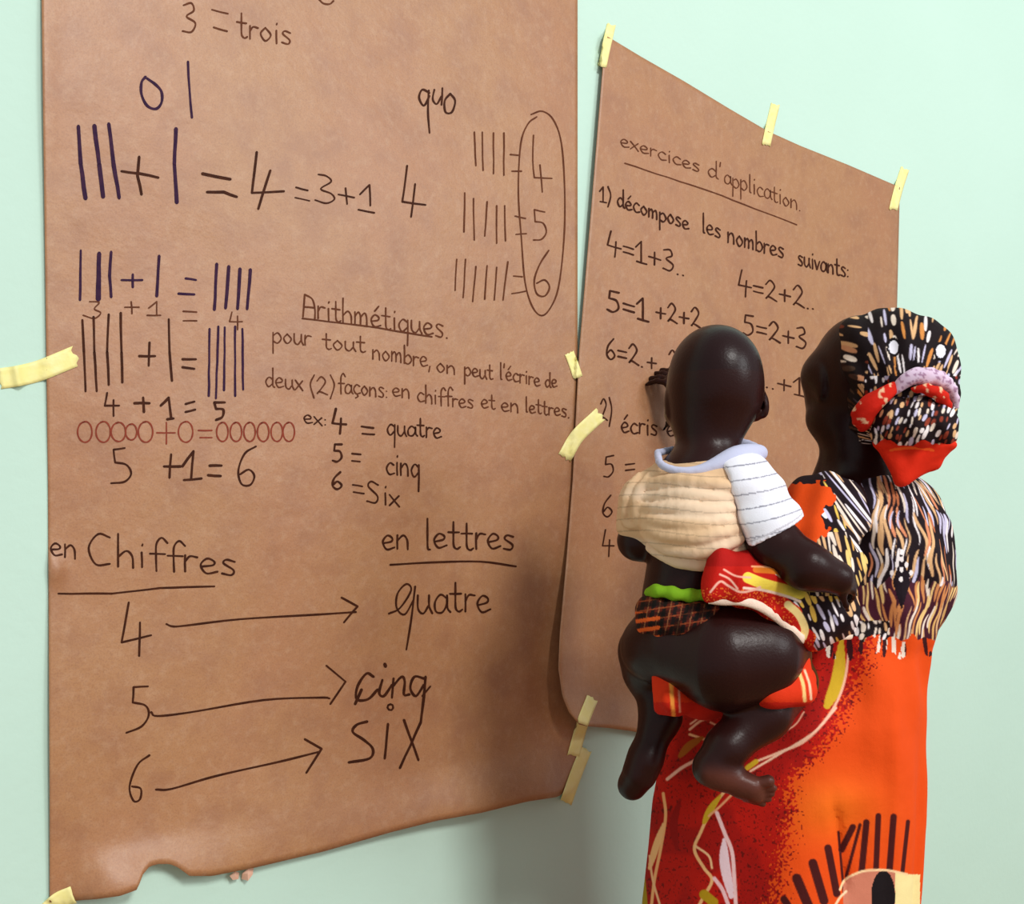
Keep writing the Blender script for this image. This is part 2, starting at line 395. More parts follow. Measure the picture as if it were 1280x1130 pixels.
for t in ((340, 428, 390, 433, 12.5, 'pour'), (403, 436, 458, 441, 12, 'tout'), (465, 448, 540, 460, 12, 'nombre,'), (545, 464, 571, 468, 11, 'on'), (580, 469, 617, 475, 11, 'peut'), (624, 474, 676, 483, 10.5, "l'écrire"), (681, 483, 697, 485, 9.5, 'de'),
          (331, 483, 380, 489, 12.5, 'deux'), (386, 492, 420, 494, 12, '(2)'), (422, 490, 486, 498, 12, 'façons:'), (490, 495, 514, 498, 11, 'en'), (521, 502, 593, 511, 11, 'chiffres'), (601, 510, 620, 512, 10.5, 'et'), (626, 513, 650, 517, 10.5, 'en'), (656, 515, 713, 522, 10, 'lettres.')):
    k.text(*t[:6], 1.9)
k.build('handwriting', 'ink_brown', left_sheet, 'two written lines about figures and letters')
k = Ink(hL)
k.text(379, 528, 410, 533, 10, 'ex:', 2); k.text(414, 537, 434, 539, 14, '4', 3); S(k, 2.6, (452, 533, 467, 535), (453, 542, 468, 543)); k.text(483, 543, 553, 548, 13, 'quatre', 2.2)
k.text(415, 577, 430, 578, 12.5, '5', 2.8); S(k, 2.4, (440, 567, 451, 568), (440, 576, 450, 577)); k.text(482, 592, 526, 597, 15, 'cinq', 2.3)
k.text(414, 611, 430, 612, 12, '6', 2.8); S(k, 2.4, (441, 606, 453, 608), (442, 615, 455, 617)); k.text(457, 627, 501, 633, 14, 'Six', 2.3)
k.build('handwriting', 'ink_black', left_sheet, 'example list 4 = quatre, 5 = cinq, 6 = six')
k = Ink(hL)
k.text(62, 694, 98, 700, 16, 'en', 2.5); k.text(108, 704, 298, 720, 19.5, 'Chiffres', 2.6)
S(k, 2.6, (73, 742, 140, 742, 200, 735, 268, 733))
S(k, 2.6, (161, 753, 152, 803, 189, 794), (175, 778, 174, 820)); Cv(k, 2.6, (208, 780, 216, 783, 232, 782, 300, 774, 400, 768, 445, 765)); S(k, 2.6, (427, 747, 447, 758, 430, 778))
S(k, 2.6, (185, 858, 167, 859, 166, 878)); Cv(k, 2.6, (166, 878, 182, 882, 186, 894, 177, 908, 158, 916)); Cv(k, 2.6, (189, 890, 197, 895, 240, 890, 330, 875, 400, 872, 412, 873)); S(k, 2.4, (408, 832, 432, 852, 413, 880))
Cv(k, 2.6, (187, 944, 172, 956, 162, 983, 167, 1001, 175, 999, 176, 986, 165, 983)); Cv(k, 2.8, (195, 987, 215, 986, 270, 970, 350, 952, 398, 940)); S(k, 2.8, (381, 924, 402, 936, 383, 966))
k.build('handwriting', 'ink_black', left_sheet, 'heading en Chiffres over 4 5 6 with arrows')
k = Ink(hL)
k.text(477, 686, 514, 688, 17.5, 'en', 2.6); k.text(530, 686, 645, 687, 19, 'lettres', 2.6); Cv(k, 2.6, (488, 706, 540, 703, 600, 702, 645, 708))
Cv(k, 2.4, (486, 767, 500, 760, 514, 738, 508, 730, 497, 742, 496, 760, 506, 768, 517, 750)); Cv(k, 2.6, (519, 733, 514, 775, 508, 812)); k.text(520, 766, 615, 765, 22, 'uatre', 2.6)
Cv(k, 3.4, (467, 846, 458, 842, 447, 858, 446, 874, 460, 874, 472, 862)); Cv(k, 3.4, (478, 850, 474, 866, 480, 870, 490, 856)); S(k, 4, (481, 830, 482, 833))
Cv(k, 3.4, (444, 880, 452, 862)); Cv(k, 3.2, (492, 848, 490, 872)); Cv(k, 3.2, (491, 858, 502, 846, 506, 852, 505, 868, 512, 868)); Cv(k, 3.2, (530, 848, 518, 846, 513, 860, 520, 870, 530, 856)); Cv(k, 3.4, (532, 846, 530, 870, 526, 903)); Cv(k, 2.6, (528, 870, 538, 858))
O(k, 2.6, 488, 884, 3.4, 3.6); Cv(k, 3.4, (459, 902, 446, 906, 441, 915, 455, 925, 466, 936, 462, 948, 436, 953)); S(k, 3.4, (485, 905, 481, 948), (505, 900, 523, 950), (526, 903, 500, 960))
k.build('handwriting', 'ink_black', left_sheet, 'heading en lettres over quatre, cinq, six')
# --- right sheet
k = Ink(hR)
k.text(775, 182, 876, 216, 9.5, 'exercices', 1.6); k.text(884, 220, 903, 226, 11, "d'", 1.6); k.text(905, 229, 1002, 264, 11.5, 'application.', 1.5)
S(k, 1.7, (781, 204, 890, 240, 996, 281))
k.build('handwriting', 'ink_brown', right_sheet, "underlined heading exercices d'application.")
k = Ink(hR)
k.text(749, 252, 765, 255, 11, '1)', 2); k.text(771, 257, 862, 288, 11, 'décompose', 2.2); k.text(877, 290, 902, 299, 12, 'les', 2.1); k.text(909, 303, 981, 323, 12.5, 'nombres', 2.1); k.text(997, 331, 1062, 348, 11.5, 'suivants:', 2.1)
k.build('handwriting', 'ink_black', right_sheet, 'written task 1) décompose les nombres suivants:')
k = Ink(hR)
for t in ((758, 315, 858, 346, 14.5, '4=1+3..', 2.2), (922, 365, 1020, 388, 14.5, '4=2+2..', 2.2), (758, 387, 812, 403, 14.5, '5=1', 2.6), (819, 399, 888, 412, 13, '+2+2..', 2.3), (928, 418, 1010, 437, 14, '5=2+3', 2.3),
          (757, 448, 806, 459, 14.5, '6=2.', 2.4), (808, 461, 822, 463, 13, '+', 2), (835, 462, 848, 464, 14, '2', 2.2), (930, 478, 1008, 497, 12.5, '=...+1', 2.1),
          (750, 526, 766, 527, 15, '2)', 1.9), (776, 540, 823, 545, 13, 'écris', 2.2), (833, 546, 846, 546, 13, 'e', 2), (754, 597, 795, 592, 15, '5 =', 2), (752, 646, 795, 644, 15, '6 =', 2), (752, 692, 792, 693, 15, '4 =', 2)):
    k.text(*t)
k.build('handwriting', 'ink_black', right_sheet, 'written sums splitting 4, 5 and 6')

# ------------------------------------------------------------------ masking tape
def under(x, y):
    """height of whatever lies on the wall at this point"""
    h = 0.0
    if interp(L_left, y) <= x <= interp(L_right, y) and y < interp(L_bot, x): h = float(hL(x, y))
    if y < interp(R_bot, x) and y > interp(R_top, x) and interp(R_left, y) <= x <= interp(R_right, y): h = max(h, float(hR(x, y)))
    return h
def tape(pts, wd, label, jag=3, lift=.0012, fold=None):
    """a torn strip along pts (px), width in px"""
    p = catmull(pts, 8); n = len(p)
    t = np.gradient(p, axis=0); t /= np.hypot(t[:, 0], t[:, 1])[:, None]; nr = np.stack([-t[:, 1], t[:, 0]], 1)
    nw = 6; V = []; hs = np.zeros((n, nw+1)); X = np.zeros((n, nw+1, 2))
    for i in range(n):
        for j in range(nw+1):
            q = p[i]+nr[i]*wd*(j/nw-.5)
            if i == 0: q = q-t[0]*rnd.uniform(0, jag)
            if i == n-1: q = q+t[-1]*rnd.uniform(0, jag)
            X[i, j] = q; hs[i, j] = max(under(*q), under(*(q+3)), under(*(q-3)))
    for _ in range(2):                                     # tape bridges the step at a paper edge
        g = hs.copy(); g[1:-1] = (hs[:-2]+hs[1:-1]+hs[2:])/3; hs = np.maximum(hs, g)
    hs += lift
    if fold is not None:
        for i in range(n):
            d = np.hypot(*(X[i, nw//2]-np.array(fold)))
            hs[i] += .007*math.exp(-(d/6)**2)
    for i in range(n):
        for j in range(nw+1): V.append(wp(*X[i, j], hs[i, j]))
    m = len(V); V += [v-np.array([NX, NY, 0])*.0005 for v in V]; Fc = []
    for i in range(n-1):
        for j in range(nw):
            a = i*(nw+1)+j; Fc += [(a, a+nw+1, a+nw+2, a+1), (m+a, m+a+1, m+a+nw+2, m+a+nw+1)]
        a = i*(nw+1); Fc.append((a, m+a, m+a+nw+1, a+nw+1)); a += nw; Fc.append((a, a+nw+1, m+a+nw+1, m+a))
    for j in range(nw):
        Fc.append((j, j+1, m+j+1, m+j)); a = (n-1)*(nw+1)+j; Fc.append((a, m+a, m+a+1, a+1))
    o = mesh_obj('masking_tape', V, Fc, M['tape']); tag(o, label, 'tape', 'yellow masking tape strips'); return o
tape([(2, 473), (22, 470), (50, 463), (92, 446)], 26, 'wide creased yellow tape strip on the left edge of the left sheet', 6, fold=(22, 470))
tape([(712, 442), (717, 455), (722, 470)], 12, 'tiny yellow tape piece at the gap between the two sheets')
tape([(707, 570), (722, 545), (748, 520)], 18, 'diagonal yellow tape strip joining the two sheets mid height', 5)
tape([(764, 32), (758, 58), (753, 82)], 11, 'yellow tape strip at the top left corner of the tilted sheet')
tape([(969, 132), (963, 157), (958, 180)], 11, 'yellow tape strip at the middle of the tilted sheet\'s top edge')
tape([(1131, 212), (1123, 237), (1117, 261)], 11, 'yellow tape strip at the top right corner of the tilted sheet')
tape([(740, 874), (728, 905), (717, 944)], 15, 'upper of two yellow tape strips under the curled corner')
tape([(732, 938), (720, 968), (708, 1002)], 15, 'lower of two yellow tape strips, on the left sheet\'s bottom right corner')
tape([(60, 1138), (74, 1126), (90, 1119)], 22, 'yellow tape piece at the bottom left corner of the left sheet')
def scrap(pts, label):
    c = np.mean(pts, 0); V = [wp(x, y, .010+.006*math.sin(i*2.1)) for i, (x, y) in enumerate(pts)]+[wp(c[0], c[1], .017)]
    n = len(pts); V += [v-np.array([NX, NY, 0])*.0006 for v in V]; Fc = []
    for i in range(n):
        j = (i+1) % n; Fc += [(i, j, n), (n+1+j, n+1+i, 2*n+1), (i, n+1+i, n+1+j, j)]
    o = mesh_obj('paper_scrap', V, Fc, M['scrap'], smooth=False); tag(o, label, 'scrap', 'torn pink scraps'); return o
scrap([(303, 1092), (310, 1086), (317, 1084), (316, 1093), (310, 1101), (302, 1099)], 'larger pale pink torn scrap under the left sheet\'s bottom edge')
scrap([(287, 1095), (294, 1089), (299, 1091), (298, 1099), (291, 1100)], 'smaller pale pink torn scrap beside the larger one')

# ------------------------------------------------------------------ solid modelling by distance fields
def nrm(v): v = np.asarray(v, float); return v/np.linalg.norm(v)
def smin(a, b, k):
    if k <= 0: return np.minimum(a, b)
    h = np.maximum(k-np.abs(a-b), 0)/k
    return np.minimum(a, b)-h*h*k*.25
class Field:
    def __init__(s): s.p = []; s.disp = None
    def add(s, f, lo, hi, k, op='u'): s.p.append((f, np.array(lo, float), np.array(hi, float), k, op)); return s
    def ell(s, c, r, k=.02, rot=None, op='u'):
        c = np.asarray(c, float); r = np.asarray(r, float)
        R = np.eye(3) if rot is None else np.array(rot, float)            # rows: local axes
        R32 = R.astype(np.float32)
        def f(p):
            q = (p-c.astype(np.float32)) @ R32.T
            k0 = np.sqrt(((q/r.astype(np.float32))**2).sum(-1)); k1 = np.sqrt(((q/(r*r).astype(np.float32))**2).sum(-1))+1e-9
            return k0*(k0-1)/k1
        e = np.sqrt(((R.T*r)**2).sum(1))
        return s.add(f, c-e, c+e, k, op)
    def cap(s, a, b, ra, rb, k=.02, op='u'):
        a = np.asarray(a, float); b = np.asarray(b, float); d = (b-a); L2 = float(d @ d)
        a3 = a.astype(np.float32); d3 = d.astype(np.float32)
        def f(p):
            q = p-a3; t = np.clip((q @ d3)/L2, 0, 1)
            return np.sqrt(((q-t[..., None]*d3)**2).sum(-1))-(ra+(rb-ra)*t)
        r = max(ra, rb)
        return s.add(f, np.minimum(a, b)-r, np.maximum(a, b)+r, k, op)
    def chain(s, pts, k=.02):
        for (a, ra), (b, rb) in zip(pts[:-1], pts[1:]): s.cap(a, b, ra, rb, k)
        return s
    def loft(s, keys, k=.02):                                             # (z, cx, cy, a, b)
        K = np.array(sorted(keys), float); z = K[:, 0]
        def f(p):
            zz = p[..., 2]; cx = np.interp(zz, z, K[:, 1]); cy = np.interp(zz, z, K[:, 2]); a = np.interp(zz, z, K[:, 3]); b = np.interp(zz, z, K[:, 4])
            qx = p[..., 0]-cx; qy = p[..., 1]-cy
            k0 = np.sqrt((qx/a)**2+(qy/b)**2); k1 = np.sqrt((qx/a**2)**2+(qy/b**2)**2)+1e-6
            d = k0*(k0-1)/k1
            return np.maximum(d, np.maximum(z[0]-zz, zz-z[-1])).astype(np.float32)
        r = max(K[:, 3].max(), K[:, 4].max())
        return s.add(f, (K[:, 1].min()-r, K[:, 2].min()-r, z[0]), (K[:, 1].max()+r, K[:, 2].max()+r, z[-1]), k)
    def half(s, pt, n, k=.004):                                           # cut away the side n points to
        pt = np.asarray(pt, float); n = nrm(n)
        def f(p): return ((p-pt.astype(np.float32)) @ n.astype(np.float32))
        return s.add(f, (-9, -9, -9), (9, 9, 9), k, 'cut')
    def ev(s, p):
        d = np.full(p.shape[:-1], 9.0, np.float32)
        for f, lo, hi, k, op in s.p: d = s.comb(d, f(p), k, op)
        return d
    def comb(s, d, v, k, op):
        if op == 'u': return smin(d, v, k)
        if op == 's': return -smin(-d, v, k)
        return -smin(-d, -v, k)
    def march(s, x, y, t0=.9, t1=2.2):                                    # surface point along a ray from the camera position
        x = np.atleast_1d(np.asarray(x, float)); y = np.atleast_1d(np.asarray(y, float))
        dr = np.stack([(x-CX)/F, np.ones_like(x), (HY-y)/F], -1); D = np.full(x.shape, t0)
        for _ in range(70):
            p = dr*D[:, None]+np.array([0, 0, CZ]); D = np.minimum(D+np.clip(s.ev(p.astype(np.float32))*.8, -.01, .1), t1)
        return dr*D[:, None]+np.array([0, 0, CZ])
    def mesh(s, cell, lo=None, hi=None, pad=.03):
        u = [q for q in s.p if q[4] == 'u']
        lo = np.min([q[1] for q in u], 0)-pad if lo is None else np.array(lo); hi = np.max([q[2] for q in u], 0)+pad if hi is None else np.array(hi)
        n = np.ceil((hi-lo)/cell).astype(int)+1
        ax = [(lo[i]+cell*np.arange(n[i])).astype(np.float32) for i in range(3)]
        d = np.full(n, 9.0, np.float32)
        for f, a, b, k, op in s.p:
            m = k+3*cell+.008
            i0 = np.clip(np.floor((a-m-lo)/cell).astype(int), 0, n-1); i1 = np.clip(np.ceil((b+m-lo)/cell).astype(int)+1, 1, n)
            sl = tuple(slice(i0[i], i1[i]) for i in range(3))
            if min(i1-i0) <= 0: continue
            g = np.stack(np.meshgrid(*[ax[i][sl[i]] for i in range(3)], indexing='ij'), -1)
            d[sl] = s.comb(d[sl], f(g).astype(np.float32), k, op)
        if s.disp is not None:
            idx = np.nonzero(np.abs(d) < .03); p = np.stack([ax[i][idx[i]] for i in range(3)], -1)
            d[idx] += s.disp(p).astype(np.float32)
        return surface_nets(d, lo, cell)
def surface_nets(d, lo, cell):
    neg = d < 0; nx, ny, nz = d.shape
    c = np.zeros((nx-1, ny-1, nz-1), np.uint8)
    offs = [(i, j, k) for i in (0, 1) for j in (0, 1) for k in (0, 1)]
    for (i, j, k) in offs: c += neg[i:nx-1+i, j:ny-1+j, k:nz-1+k]
    cells = np.argwhere((c > 0) & (c < 8)); ids = np.full(c.shape, -1, np.int64); ids[tuple(cells.T)] = np.arange(len(cells))
    acc = np.zeros((len(cells), 3)); cnt = np.zeros(len(cells))
    val = {o: d[tuple((cells+np.array(o)).T)].astype(np.float64) for o in offs}
    for a in offs:
        for ax in range(3):
            if a[ax] == 0:
                b = list(a); b[ax] = 1; b = tuple(b); va, vb = val[a], val[b]
                m = (va < 0) != (vb < 0); t = va[m]/(va[m]-vb[m])
                pt = np.tile(np.array(a, float), (m.sum(), 1)); pt[:, ax] += t
                acc[m] += pt; cnt[m] += 1
    V = (cells+acc/cnt[:, None])*cell+lo
    Q = []
    for ax in range(3):
        b, e = (ax+1) % 3, (ax+2) % 3
        s0_ = [slice(None)]*3; s1_ = [slice(None)]*3; s0_[ax] = slice(0, -1); s1_[ax] = slice(1, None)
        A = neg[tuple(s0_)]; B = neg[tuple(s1_)]
        ed = np.argwhere(A != B); ed = ed[(ed[:, b] > 0) & (ed[:, e] > 0) & (ed[:, b] < d.shape[b]-1) & (ed[:, e] < d.shape[e]-1)]
        fl_ = A[tuple(ed.T)]
        def cid(db, de):
            q = ed.copy(); q[:, b] -= db; q[:, e] -= de; return ids[tuple(q.T)]
        q = np.stack([cid(1, 1), cid(0, 1), cid(0, 0), cid(1, 0)], 1)
        q[~fl_] = q[~fl_][:, ::-1]; Q.append(q)
    Q = np.vstack(Q); Q = Q[(Q >= 0).all(1)]
    # relax a little to remove stair steps
    for it in range(2):
        sm_ = np.zeros_like(V); ct = np.zeros(len(V))
        for i in range(4):
            for j in (1, 3):
                np.add.at(sm_, Q[:, i], V[Q[:, (i+j) % 4]]); np.add.at(ct, Q[:, i], 1)
        V = V*.5+.5*sm_/np.maximum(ct, 1)[:, None]
    return V, Q
def subdivide(V, Q):
    n = len(V); E = np.vstack([np.stack([Q[:, i], Q[:, (i+1) % 4]], 1) for i in range(4)])
    Es = np.sort(E, 1); key = Es[:, 0]*np.int64(n)+Es[:, 1]; uq, inv = np.unique(key, return_inverse=True)
    ea, eb = uq//n, uq % n; mid = (V[ea]+V[eb])/2; fc = V[Q].mean(1); m = len(Q)
    e = inv.reshape(4, m).T+n; f = np.arange(m)+n+len(uq)
    Qn = np.vstack([np.stack([Q[:, i], e[:, i], f, e[:, (i+3) % 4]], 1) for i in range(4)])
    return np.vstack([V, mid, fc]), Qn
def vn(x, y, seed=0, z=None):                                             # smooth value noise, 0..1
    def hsh(i, j): 
        t = np.sin(i*127.1+j*311.7+seed*74.7)*43758.5453; return t-np.floor(t)
    xi, yi = np.floor(x), np.floor(y); fx, fy = x-xi, y-yi; fx = fx*fx*(3-2*fx); fy = fy*fy*(3-2*fy)
    return (hsh(xi, yi)*(1-fx)+hsh(xi+1, yi)*fx)*(1-fy)+(hsh(xi, yi+1)*(1-fx)+hsh(xi+1, yi+1)*fx)*fy
def dashes(u, v, cw, ch, half_len, half_w, seed, base, palette, prob=.9, col=None):
    """print of short rounded strokes along v, one to a jittered cell"""
    col = np.tile(np.array(base, float), (len(u), 1)) if col is None else col.copy()
    iu, iv = np.floor(u/cw), np.floor(v/ch)
    def h(i, j, k):
        t = np.sin(i*157.3+j*289.1+k*53.9+seed*17.3)*23758.5453; return t-np.floor(t)
    pal = np.array(palette, float)
    for di in (-1, 0, 1):
        for dj in (-1, 0, 1):
            i, j = iu+di, iv+dj
            cu = (i+.5+.6*(h(i, j, 1)-.5))*cw; cv = (j+.5+.7*(h(i, j, 2)-.5))*ch
            L = half_len*(.45+.9*h(i, j, 3)); W = half_w*(.5+.9*h(i, j, 4)); tl = (h(i, j, 5)-.5)*.35
            du = u-cu-tl*(v-cv); dv = np.maximum(np.abs(v-cv)-L, 0)*.6
            wv = W*np.sqrt(np.clip(1-((v-cv)/(L+W))**2, .05, 1))
            a = np.clip((wv-np.sqrt(du*du+dv*dv))/1.1+.5, 0, 1)*(h(i, j, 6) < prob)
            c = pal[(h(i, j, 7)*len(pal)).astype(int) % len(pal)]
            col = col*(1-a[:, None])+c*a[:, None]
    return col
def seg_paint(col, x, y, pts, wd, c, taper=False):
    """a printed line along px points"""
    p = catmull(pts, 6)
    best = np.full(len(x), 1e9)
    m = (x > p[:, 0].min()-wd) & (x < p[:, 0].max()+wd) & (y > p[:, 1].min()-wd) & (y < p[:, 1].max()+wd)
    if not m.any(): return col
    X, Y = x[m], y[m]; b = np.full(len(X), 1e9); n = len(p)
    for i in range(n-1):
        d = p[i+1]-p[i]; L = max(d @ d, 1e-6); t = np.clip(((X-p[i, 0])*d[0]+(Y-p[i, 1])*d[1])/L, 0, 1)
        s = (i+.5)/n; w_ = wd*.5*(math.sin(math.pi*min(max(s, .06), .94))**.6 if taper else 1)
        b = np.minimum(b, np.hypot(X-p[i, 0]-t*d[0], Y-p[i, 1]-t*d[1])-w_)
    a = np.clip(.5-b/1.2, 0, 1)[:, None]
    col[m] = col[m]*(1-a)+np.array(c, float)*a
    return col
def inpoly(x, y, poly):
    r = np.zeros(len(x), bool); p = np.array(poly, float); j = len(p)-1
    for i in range(len(p)):
        c = ((p[i, 1] > y) != (p[j, 1] > y)) & (x < (p[j, 0]-p[i, 0])*(y-p[i, 1])/(p[j, 1]-p[i, 1]+1e-9)+p[i, 0])
        r ^= c; j = i
    return r
def flat(n, c): return np.tile(np.array(c, float), (n, 1))
def hand(Fd, wrist, fdir, palm_n, sc, curls, thumb_side=1, spread=.12, k=.006):
    """palm and five bent fingers; fdir: towards the fingertips, palm_n: out of the palm"""
    f = nrm(fdir); nrml = nrm(np.asarray(palm_n)-f*np.dot(palm_n, f)); s = np.cross(f, nrml)*thumb_side
    w0 = np.asarray(wrist, float); L = .095*sc
    Fd.ell(w0+f*L*.5, (L*.58, .040*sc, .016*sc), k*2, rot=[f, s, nrml])
    lens = [.070, .078, .072, .056]; offs = [.028, .010, -.009, -.027]
    for i in range(4):
        a = w0+f*L*.88+s*offs[i]*sc; d = nrm(f+s*spread*(1.5-i)*.5); c = curls[i]; r = .0085*sc*(1 if i < 3 else .88)
        p = w0+f*L*.45+s*offs[i]*sc*.8; Fd.cap(p, a, r*1.05, r, k)
        for sg, ln in enumerate((.44, .31, .25)):
            d = nrm(d*math.cos(c)+nrml*math.sin(c)) if sg or c > .3 else d
            b = a+d*lens[i]*sc*ln*1.05; Fd.cap(a, b, r*(1-.08*sg), r*(.94-.1*sg), k*.6); a = b
    a = w0+f*L*.22+s*.028*sc; d = nrm(f*.7+s*.65+nrml*.35)
    for sg, ln in enumerate((.036, .030, .025)):
        b = a+d*ln*sc; Fd.cap(a, b, (.012-.0015*sg)*sc, (.0108-.0015*sg)*sc, k); a = b; d = nrm(d*.85+f*.35+nrml*.25)
    return

# ------------------------------------------------------------------ the woman
woman_root = empty('person', (.62, 1.58, FZ), 'woman in orange printed dress and headscarf facing the wall with a child on her hip', 'person')
# --- body
B = Field()
hc = P(1073, 470, 1.59); fd = nrm((-.20, .98, -.04)); sd = nrm(np.cross((0, 0, 1), fd)); up = np.cross(fd, sd)   # sd: her left
R_h = [fd, sd, up]
B.ell(hc, (.094, .074, .104), .02, R_h)
B.ell(hc+fd*.032-up*.050, (.062, .062, .064), .03, R_h)        # jaw and cheeks
B.ell(hc+fd*.062-up*.082, (.026, .028, .022), .02, R_h)        # chin
B.ell(hc+sd*.026+fd*.030-up*.072, (.052, .050, .040), .02, R_h); B.ell(hc-sd*.026+fd*.030-up*.066, (.052, .050, .040), .02, R_h)
for sg in (1, -1):
    B.ell(hc+fd*.056+sd*.037*sg-up*.028, (.028, .026, .026), .02, R_h)   # cheekbone
    B.ell(hc+fd*.070+sd*.029*sg+up*.002, (.012, .014, .009), .004, R_h)   # eye
    B.ell(hc-fd*.002+sd*.074*sg-up*.014, (.018, .008, .030), .006, R_h)   # ear
    B.ell(hc+fd*.104+sd*.013*sg-up*.040, (.012, .010, .009), .008, R_h)  # nostril wing
B.cap(hc+fd*.088+up*.004, hc+fd*.106-up*.036, .010, .014, .012)
B.ell(hc+fd*.088-up*.062, (.014, .026, .007), .005, R_h); B.ell(hc+fd*.086-up*.074, (.014, .023, .008), .005, R_h)
B.ell(hc+fd*.074+up*.028, (.018, .034, .012), .02, R_h); B.ell(hc+fd*.028+sd*.050+up*.004, (.040, .038, .040), .02, R_h); B.ell(hc+fd*.028-sd*.050+up*.004, (.040, .038, .040), .02, R_h)
nb0 = P(1070, 545, 1.59); nb1 = P(1070, 615, 1.60)
B.cap(nb0, nb1, .056, .060, .03)
Ls = P(1038, 640, 1.50); Rs = P(1130, 642, 1.72)
B.cap(Ls, Rs, .055, .055, .04)
B.cap(P(1080, 640, 1.62), P(1030, 900, 1.59), .10, .105, .05)
for sg in (1, -1):
    hp = P(992, 900, 1.58)+np.array([-.04, -.05, 0])*sg; hp[2] = .88
    kn = np.array([hp[0]+.0, hp[1]+.02, .42]); an = np.array([hp[0]+.02, hp[1]+.0, -.035])
    B.chain([(hp, .085), (kn, .055), (an, .036)], .03); B.cap(an, an+np.array([-.09, .10, -.055]), .035, .024, .02)
    B.cap(an, an+np.array([.02, -.02, -.055]), .034, .03, .02)
    for t in range(5):
        b0 = an+np.array([-.085, .095, -.06])+np.array([.7, .7, 0])*(t-2)*.014
        B.cap(b0, b0+np.array([-.028, .03, -.004])*(1-.08*t), .010, .008, .004)
# left arm, round the child
Le = P(1012, 762, 1.375); Lw = P(952, 738, 1.312)
B.chain([(Ls, .050), (Le, .040), (Lw, .026)], .02)
hand(B, Lw, P(900, 728, 1.315)-Lw, (0, 1, .1), .62, (.5, .6, .7, .8), 1, .03)
# right arm, reaching to the paper
Re = P(1000, 668, 1.93); Rw = P(868, 510, 1.985)
B.chain([(Rs, .050), (Re, .038), (Rw, .024)], .02)
tip = wp(829, 538, float(hR(829, 538))+.001)
hand(B, Rw, P(822, 448, 2.005)-Rw, (-.45, .75, -.45), .92, (.55, .62, .7, .75), -1)
bV, bQ = B.mesh(.0042)
bx, by = proj(bV)
skinc = flat(len(bV), (36, 12, 10))
pal_ = (np.abs((bV-hc) @ up+.068) < .013) & (np.abs((bV-hc) @ sd) < .028) & ((bV-hc) @ fd > .085)
skinc[pal_] = (92, 46, 42)
ey = ((bV-hc) @ fd > .078) & (np.abs(np.abs((bV-hc) @ sd)-.031) < .013) & (np.abs((bV-hc) @ up-.002) < .006)
skinc[ey] = (210, 200, 190); ir = ey & (np.abs(np.abs((bV-hc) @ sd)-.031) < .005); skinc[ir] = (20, 12, 10)
body = np_mesh('body', bV, bQ, M['skin'], None, lin(skinc)); keep_parent(body, woman_root)
body['label'] = 'dark brown skin of head, neck, arms and feet'

# --- dress
Dr = Field()
def dkey(y, xl, xr, D, b):
    c = P((xl+xr)/2, y, D); return (c[2], c[0], c[1], (xr-xl)/2/F*(D-.02), b)
keys = [dkey(586, 1040, 1118, 1.60, .035), dkey(592, 1024, 1138, 1.60, .065), dkey(604, 1008, 1152, 1.60, .10), dkey(622, 1000, 1165, 1.60, .13), dkey(650, 994, 1174, 1.60, .155),
        dkey(690, 990, 1179, 1.60, .17), dkey(735, 985, 1178, 1.60, .17), dkey(770, 975, 1164, 1.60, .165), dkey(800, 945, 1150, 1.595, .165), dkey(840, 900, 1148, 1.585, .175), dkey(880, 852, 1147, 1.575, .185),
        dkey(930, 828, 1146, 1.575, .19), dkey(1000, 815, 1143, 1.575, .195), dkey(1060, 810, 1138, 1.575, .20), dkey(1130, 803, 1132, 1.575, .205), dkey(1350, 790, 1142, 1.575, .215)]
kz = -.03; c_ = P(970, 1500, 1.575); keys.append((kz, c_[0], c_[1], .25, .225))
Dr.loft(keys, .02)
Dr.cap(P(1085, 640, 1.62), Rs, .07, .066, .03)
Dr.cap(Rs+np.array([-.02, -.01, -.03]), Re+np.array([.02, -.02, -.0]), .068, .062, .05)
def ddisp(p):
    th = np.arctan2(p[:, 0]-.60, -(p[:, 1]-1.59)); z = p[:, 2]
    lo_ = np.clip((1.17-z)/.35, 0, 1)
    fold = (np.sin(th*9+z*2.0)*.55+np.sin(th*15-z*3+1.3)*.35+np.sin(th*5.2+z*7+.4)*.3)
    px, py = proj(p)
    d = -.0100*fold*lo_
    d -= .004*(1-lo_)*(np.sin(th*13+z*22)+.6*np.sin(z*55+th*6))*np.clip((1.42-z)/.1, 0, 1)
    d += .012*np.exp(-((px-(1047+(py-1040)*.12))/6)**2)*np.clip((py-985)/40, 0, 1)*np.clip((1130-py)/30, 0, 1)
    d -= .010*np.exp(-((py-(1005-(px-1040)*.25))/22)**2)*np.exp(-((px-1050)/40)**2)
    d -= .009*np.exp(-((px-1122)/9)**2)*np.clip((py-820)/60, 0, 1)*.5 - .0015*np.exp(-((px-1104)/9)**2)*np.clip((py-840)/60, 0, 1)
    return d
Dr.disp = ddisp
